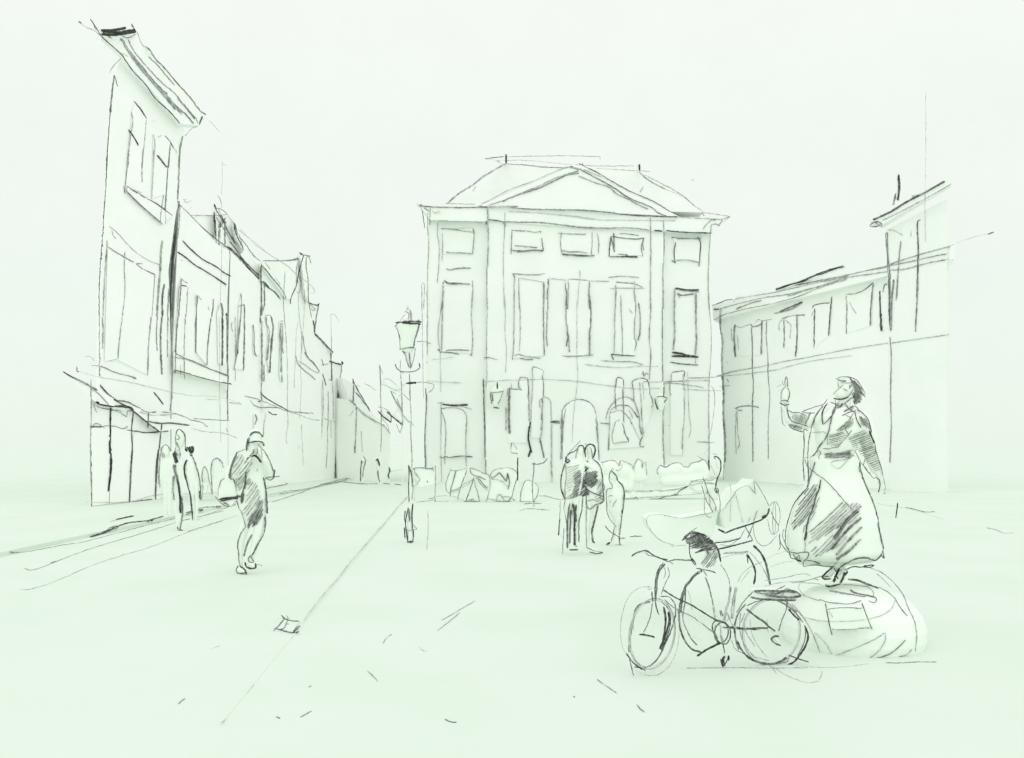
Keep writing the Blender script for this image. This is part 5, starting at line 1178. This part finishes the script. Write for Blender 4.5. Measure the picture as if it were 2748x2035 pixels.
t.add('''
c2: 4 12 1180 310 1290 350 1430 460 1540 600 1600 750 1670 900 1695 1050 1680 1240; 3 12 1250 370 1350 460 1410 530; 4 12 1640 1210 1600 1260 1450 1310 1300 1350 1150 1370; 7 13 1570 1110 1480 1200 1400 1260 1250 1310 1100 1350 920 1380; 4 10 1340 1025 1280 1070 1100 1160 900 1240 760 1290; 4 11 1345 1025 1350 1100 1280 1220 1160 1320; 6 28 930 430 1050 450 1200 510 1270 535; 4 16 1270 520 1380 580 1460 650; 6 12 1460 650 1510 740 1590 840
c2: 3 9 1460 660 1420 750 1330 820 1180 870 1000 895 800 900 600 890 450 850; 4 9 640 395 500 440 400 480 385 530 430 600 520 640 620 670; 6 10 610 655 700 685 850 700 950 705 1080 670; 4 34 700 560 850 580 1000 600 1130 620; 6 24 955 550 1000 580 1100 600 1240 635; 5 11 1240 635 1250 670 1220 695 1160 670; 4 10 870 490 1000 500 1150 520 1210 570 1220 630
c2: 4 10 300 700 420 830 500 960 580 1130 620 1250 640 1380; 3 9 560 1020 680 1140 760 1280; 6 12 580 1318 700 1345 845 1350; 7 14 725 1382 860 1392; 3 8 620 1330 640 1400 640 1460; 2 8 300 1320 500 1320 760 1290
c2: 2 7 20 210 150 150 340 100; 2 7 60 300 200 250 330 230; 2 7 560 200 700 200 820 210; 4 9 0 450 200 420 480 375 520 400; 4 9 0 510 200 470 450 450 640 400; 4 9 300 470 500 475 640 490; 5 12 560 430 610 440
@part plaque
Q .04 Y6.36 c2: 700 765 1100 752 1185 975 745 992
c2: 8 15 680 700 700 800 730 950 755 1055; 7 13 700 765 850 750 1090 755; 7 13 1085 690 1120 790 1160 900 1200 990; 5 12 740 990 900 990 1100 975 1190 970; 3 9 720 780 765 855
''')
t.build()

# ---------------------------------------------------------------- bicycles
Thing('bicycle', 'bicycle with swept handlebars and a bulky dark saddle parked before the statue', 'bicycle', along((.961, 5.95), (1.85, 6.22))).add('''
@part wheel
V c1: 370 1080 5.95 40
T c1: 372 1105 345 40 3 13; T c1: 372 1105 325 40 2 7
c1: 6 30 370 780 250 810 200 880 175 1000 150 1150 140 1280; 8 26 480 840 500 950 490 1080 460 1270; 9 48 520 870 540 960 500 1130 450 1260; 6 16 590 800 600 900 560 1050 500 1200 430 1340 350 1420 250 1440 190 1430; 8 16 145 1270 200 1370 300 1470; 8 16 115 1300 180 1390 270 1460; 6 13 140 1330 160 1420 185 1520; 6 12 130 1290 150 1270
c1: 3 8 350 640 250 650 150 720 80 880 55 1080 75 1230 120 1320; 3 8 190 1450 300 1510 420 1510 520 1440 600 1300 630 1150 630 1000 620 860; 5 13 440 740 530 740 590 800; 5 12 460 790 520 850 550 930; 4 9 350 640 320 650 335 675 370 650; 4 9 200 880 180 1000 190 1080
@sub hub
L 1 c1: 240 1112 14 395 1135 14
c1: 9 20 240 1110 320 1120 395 1138
@part fork
L 1 c1: 372 800 8 350 930 7 320 1020 7 285 1100 7
c1: 5 12 370 800 350 930 320 1020 280 1095
@part handlebar
L 1 c1: 180 338 8 240 305 8 320 298 8 440 355 8 520 385 8 620 378 8 780 388 8
c1: 8 15 165 340 230 300 320 290 370 325 440 360 520 375; 6 11 300 310 330 330 420 350 520 395; 8 14 525 395 600 375 700 380 780 385 800 430; 8 14 780 385 760 360; 5 12 540 395 575 420; 8 18 165 345 180 335; 6 12 230 305 300 285 330 290
@part frame
L 1 c1: 520 395 12 440 480 14 405 620 14 405 780 14; L 1 c1: 475 680 9 750 825 9 1050 985 9; L 1 c1: 895 560 9 940 700 9 1040 1000 9; L 1 c1: 1050 1050 8 1300 1055 8 1580 1090 8; L 1 c1: 1290 860 8 1440 975 8 1580 1085 8
L 1 c1: 480 780 7 700 910 7 960 1090 7
c1: 7 38 510 400 450 460 410 560 400 700 400 780; 7 16 400 780 410 850 435 920; 5 12 520 450 540 520 500 600 455 720; 8 16 365 690 375 790; 8 17 475 670 600 750 750 820 880 900 1000 970 1050 985; 5 12 490 770 600 860 750 930 850 1000 970 1090; 4 10 480 440 500 500 480 560
c1: 6 14 890 545 930 650 960 780 985 920; 6 12 870 480 910 540; 7 32 1040 1045 1150 1045 1300 1055 1510 1045; 8 28 1280 850 1380 930 1470 990 1520 1040 1580 1085; 6 13 1700 740 1695 850 1650 960 1615 1080; 9 28 1040 875 1055 935; 3 9 1500 960 1510 1100
@part pannier_guard
L .5 c1: 860 480 7 780 540 7 700 640 7 650 780 7 640 950 7 690 1190 7 800 1280 7 850 1285 6
c1: 7 38 860 480 780 540 700 640 660 760 650 900; 6 15 700 660 690 800 670 950 700 1050 750 1150 810 1220; 7 20 640 800 630 950 650 1080 700 1190 760 1260 850 1285; 7 14 800 460 900 480 960 490 995 510; 3 8 720 680 750 780 760 880; 7 18 840 460 860 500; 2 8 760 1130 840 1160; 3 18 960 800 990 960
@part chainring
T c1: 1050 1095 100 35 6 14
c1: 7 17 1040 985 980 980 960 1030 985 1120 1040 1200 1100 1205 1135 1150 1135 1060 1090 1000 1000 975; 5 11 990 1010 985 1080 1020 1160; 5 14 1040 1050 1050 1130 1080 1190; 4 26 1040 1090 1060 1190; 4 12 1020 1010 1060 1050
@part pedal
L .6 c1: 810 1325 10 900 1265 9 1040 1195 9
c1: 9 26 810 1325 900 1265 1040 1195
@part pedal
L .6 c1: 1065 1200 7 1080 1310 7 1070 1420 14
c1: 7 12 1065 1200 1085 1300; 9 44 1100 1310 1060 1360 1075 1430; 9 26 1120 1320 1120 1370; 8 14 1040 1350 1060 1430 1090 1400 1120 1330
@part wheel
T c1: 1545 1085 330 17 3 13; T c1: 1545 1085 312 17 2 7
c1: 6 22 1290 810 1220 900 1180 1020 1190 1150 1220 1260; 5 13 1360 690 1260 800 1200 900; 7 24 1200 1170 1260 1280 1350 1360 1480 1400 1620 1385 1690 1340; 6 13 1300 830 1420 780 1560 770 1680 820 1780 900 1850 990; 8 24 1870 1025 1905 1130 1880 1220 1820 1320; 9 24 1680 1430 1780 1370 1830 1300; 6 13 1870 1030 1880 1100 1850 1230 1800 1320; 9 15 1710 1315 1800 1350 1910 1385; 4 11 1240 900 1230 1050 1270 1200 1380 1330 1520 1370; 3 10 1330 960 1350 1100 1420 1240 1500 1340
c1: 8 22 1710 860 1760 920 1815 970; 5 12 1800 880 1860 950; 4 9 1150 1160 1180 1250 1260 1300; 3 9 1480 1410 1540 1460 1590 1500; 8 20 1420 1390 1560 1400 1640 1370; 5 22 1700 830 1800 890; 4 12 1280 900 1240 1000; 3 14 1270 960 1290 1080 1380 1230; 4 14 1560 1400 1700 1380 1720 1330
@sub hub
L 1 c1: 1575 1150 14 1610 1190 14
c1: 7 20 1620 1130 1570 1130 1540 1160 1580 1200 1635 1225
@part luggage_rack
P .05 .1 c1: 1370 680 1740 675 1830 735 1780 775 1340 755
c1: 6 22 1370 685 1500 680 1650 685 1740 680 1800 700 1835 735 1750 745 1600 740 1480 720; 7 26 1340 745 1400 760 1550 770 1700 775 1785 775; 5 13 1520 740 1600 670 1680 630; 5 14 1370 690 1450 710 1560 700; 5 18 1560 720 1680 690 1780 700; 6 13 1700 740 1690 860; 4 14 1650 740 1680 660 1760 680
@part saddle
R .007
L .6 c1: 730 190 40 830 180 70 920 240 70 985 330 46; L .6 c1: 850 420 16 930 330 40
c1: 7 26 670 180 720 130 760 100 830 120 900 140; 8 46 730 150 800 130 880 140; 7 34 740 200 830 190 930 170 970 200; 6 30 750 260 850 240 960 230 1000 250; 7 14 735 210 735 300 760 380 790 430; 5 12 740 265 850 260 940 230; 8 22 900 200 980 220 1020 290 1045 400; 6 22 900 250 920 330; 7 26 790 310 870 280 960 270; 5 10 810 60 760 90 740 110; 7 20 660 190 700 150; 7 20 860 200 880 240
H 7 16 25 26 c1: 680 180 780 100 900 130 1000 210 1010 300 950 290 870 260 750 270; H 5 14 55 26 c1: 930 290 1020 290 1000 430 870 470 850 420; H 7 16 -60 34 c1: 740 130 900 140 930 220 760 220
@part mudguard
L .6 c1: 1050 430 3 1105 520 3 1135 620 3 1140 700 3
c1: 4 11 1040 420 1100 510 1130 600 1140 700; 3.5 44 1140 620 1130 750 1090 900 1070 980; 3 40 1200 620 1170 800 1160 960; 3 16 1110 900 1150 1000 1200 1060; 3 9 1210 600 1250 520 1350 440 1450 400; 2 9 1230 610 1330 480; 2 10 1180 700 1170 900 1080 1000
''').build()
Thing('cargo_bicycle', 'cargo bicycle with a long hull shaped box parked in a jumble behind the first bicycle', 'bicycle', front(7.7)).add('''
@part cargo_box
P 0 .3 c7: 190 1060 260 1012 400 1000 700 1050 1030 990 1250 960 1180 1300 1000 1420 760 1455 600 1450 400 1370 230 1200
c7: 3 9 190 1060 230 1015 400 1000 550 1025 700 1050 900 1020 1030 990 1160 970; 3 8 190 1060 215 1170 280 1270 400 1380 500 1420 590 1450; 4 9 545 1470 600 1465 590 1430; 3 9 620 1465 700 1455 790 1455; 2 14 1150 970 1220 960
@part rain_cover
P .1 .4 c7: 1300 940 1400 820 1530 640 1700 575 1780 480 2000 880 1960 1010 1600 1150 1350 1200
c7: 4 10 1300 935 1340 910 1400 820 1460 740 1530 640 1620 590 1710 575 1740 620 1815 700; 5 10 1780 480 1790 580 1800 680; 6 12 1780 480 1860 600 1940 740 2005 880; 2 7 1510 700 1550 850 1590 1000 1620 1130; 1 10 1430 460 1440 700 1430 1100
@part handlebar
L 1 c7: 1250 1215 14 1350 1270 14 1600 1185 12 1880 1085 12 1980 1005 14 2005 910 14
c7: 7 28 1360 1275 1450 1230 1600 1180 1750 1130 1880 1080 1970 1010 2010 900; 9 42 1250 1215 1350 1265; 9 26 1900 1050 1980 1000 2010 920; 7 20 1350 1280 1380 1270; 5 14 1830 940 1790 1050 1770 1150; 4 10 1725 1040 1690 1120; 7 22 1890 1040 1960 1000
@part frame
L 1 c7: 1180 1415 10 1580 1348 10; L 1 c7: 1150 1532 12 1760 1382 12; L 1 c7: 1645 1165 9 1760 1370 9; L 1 c7: 1780 1120 9 1690 1340 9
c7: 8 18 1200 1415 1350 1405 1480 1380 1580 1345; 8 22 1170 1530 1350 1490 1550 1440 1760 1380; 7 13 1640 1165 1700 1260 1760 1370; 5 20 1780 1120 1730 1250 1690 1340; 5 10 1640 1220 1600 1300 1570 1350; 3 42 1290 1580 1400 1570 1550 1560 1700 1550; 4 10 1280 1440 1400 1460 1560 1360; 2 9 1290 1640 1500 1590 1650 1580
@part wheel
T c7: 2080 1055 240 68 3 10
c7: 4 9 2010 880 2060 815 2110 810 2150 890 2170 1000 2150 1140 2130 1260 2050 1290 2000 1180 1985 1060; 6 12 2030 950 2080 1060 2145 1160; 4 9 1770 1160 1785 1300 1830 1410 1920 1465 2020 1420 2120 1300
@part mudguard
L .6 c1: 1305 315 6 1355 400 6 1388 500 6 1370 620 6; L .6 c1: 1365 240 8 1430 300 8 1480 390 8 1530 620 8
c1: 8 22 1300 320 1350 400 1385 500 1370 620; 8 26 1365 240 1430 300 1480 390 1510 510 1530 620; 4 9 1330 300 1400 380 1470 480 1525 600; 6 12 1300 320 1310 410; 8 24 1365 235 1400 260
''').build()
Thing('umbrella', 'rolled umbrella with a crook handle standing up in the cargo box', 'umbrella', front(7.55)).add('''
@part crook_handle
L 1 c7: 1190 160 9 1200 142 9 1240 147 9 1278 195 9 1292 290 9 1270 400 9 1230 490 9 1215 590 9 1230 680 9
c7: 8 24 1185 155 1200 140 1240 145 1280 190 1295 290 1270 400 1230 490 1215 590; 7 18 1215 590 1200 640 1230 685 1260 640 1230 600; 7 20 1190 165 1220 180; 3 8 1170 100 1240 110; 2 8 1030 85 1055 95; 2 14 1220 200 1240 320; 8 20 1215 600 1240 680
@part canopy
R .008
L .6 c7: 1040 520 18 1110 700 42 1160 880 40 1190 1000 22
c7: 8 12 1020 430 1070 560 1110 680 1180 790 1230 900; 7 13 1005 560 1040 680 1080 800 1140 900 1180 975; 5 12 1050 740 1045 880 1065 1000 1130 1050 1160 1020; 4 12 1100 640 1130 760 1130 870; 6 22 1215 880 1215 940; 4 10 1060 700 1100 640; 6 14 1085 620 1100 700
@part shaft
L 1 c7: 1255 670 7 1280 800 7 1275 950 7 1240 1085 7
c7: 5 15 1255 670 1280 800 1275 950 1240 1085; 3 16 1250 1050 1240 1090
''').build()

# ---------------------------------------------------------------- sky, sun and camera
W = bpy.data.worlds.new('World'); scene.world = W; W.use_nodes = True
nt = W.node_tree; bg = nt.nodes['Background']
sky = nt.nodes.new('ShaderNodeTexSky'); sky.sky_type = 'NISHITA'; sky.sun_disc = False
sky.sun_elevation = math.radians(28); sky.sun_rotation = math.radians(177)
mix = nt.nodes.new('ShaderNodeMix'); mix.data_type = 'RGBA'; mix.inputs['Factor'].default_value = .97
tc = nt.nodes.new('ShaderNodeTexCoord'); sep = nt.nodes.new('ShaderNodeSeparateXYZ')
nt.links.new(tc.outputs['Generated'], sep.inputs['Vector'])
ramp = nt.nodes.new('ShaderNodeValToRGB'); ramp.color_ramp.elements[1].position = .45
ramp.color_ramp.elements[0].color = (*SKY, 1); ramp.color_ramp.elements[1].color = (*SKY_TOP, 1)
nt.links.new(sep.outputs['Z'], ramp.inputs['Fac'])
sc = nt.nodes.new('ShaderNodeVectorMath'); sc.operation = 'SCALE'; sc.inputs['Scale'].default_value = 10
nz = nt.nodes.new('ShaderNodeTexNoise'); nz.inputs['Scale'].default_value = 9; nz.inputs['Detail'].default_value = 9; nz.inputs['Roughness'].default_value = .7
nt.links.new(tc.outputs['Generated'], nz.inputs['Vector'])
mr = nt.nodes.new('ShaderNodeMapRange'); mr.inputs['From Min'].default_value = .3; mr.inputs['From Max'].default_value = .7
mr.inputs['To Min'].default_value = 9.83; mr.inputs['To Max'].default_value = 10.17
nt.links.new(nz.outputs['Fac'], mr.inputs['Value']); nt.links.new(mr.outputs['Result'], sc.inputs['Scale'])
nt.links.new(ramp.outputs['Color'], sc.inputs[0]); nt.links.new(sc.outputs['Vector'], mix.inputs['B'])
nt.links.new(sky.outputs['Color'], mix.inputs['A']); nt.links.new(mix.outputs['Result'], bg.inputs['Color'])
bg.inputs['Strength'].default_value = .1
sun = bpy.data.lights.new('sun', 'SUN'); sun.energy = SUN; sun.angle = math.radians(150); sun.color = (1, .98, .94)
so = bpy.data.objects.new('sun', sun); so.rotation_euler = (math.radians(62), 0, math.radians(3)); COL.objects.link(so)

cam = bpy.data.cameras.new('camera'); cam.sensor_width = 36; cam.lens = F / W_PX * 36
cam.shift_y = (HY - H_PX / 2) / W_PX; cam.clip_end = 3000
co = bpy.data.objects.new('camera', cam); co.location = (0, 0, EYE); co.rotation_euler = (math.radians(90), 0, 0)
COL.objects.link(co); scene.camera = co
scene.view_settings.view_transform = 'Standard'; scene.view_settings.look = 'None'
scene.view_settings.exposure = 0; scene.view_settings.gamma = 1
scene.cycles.max_bounces = 10; scene.cycles.diffuse_bounces = 8
scene.cycles.use_adaptive_sampling = True
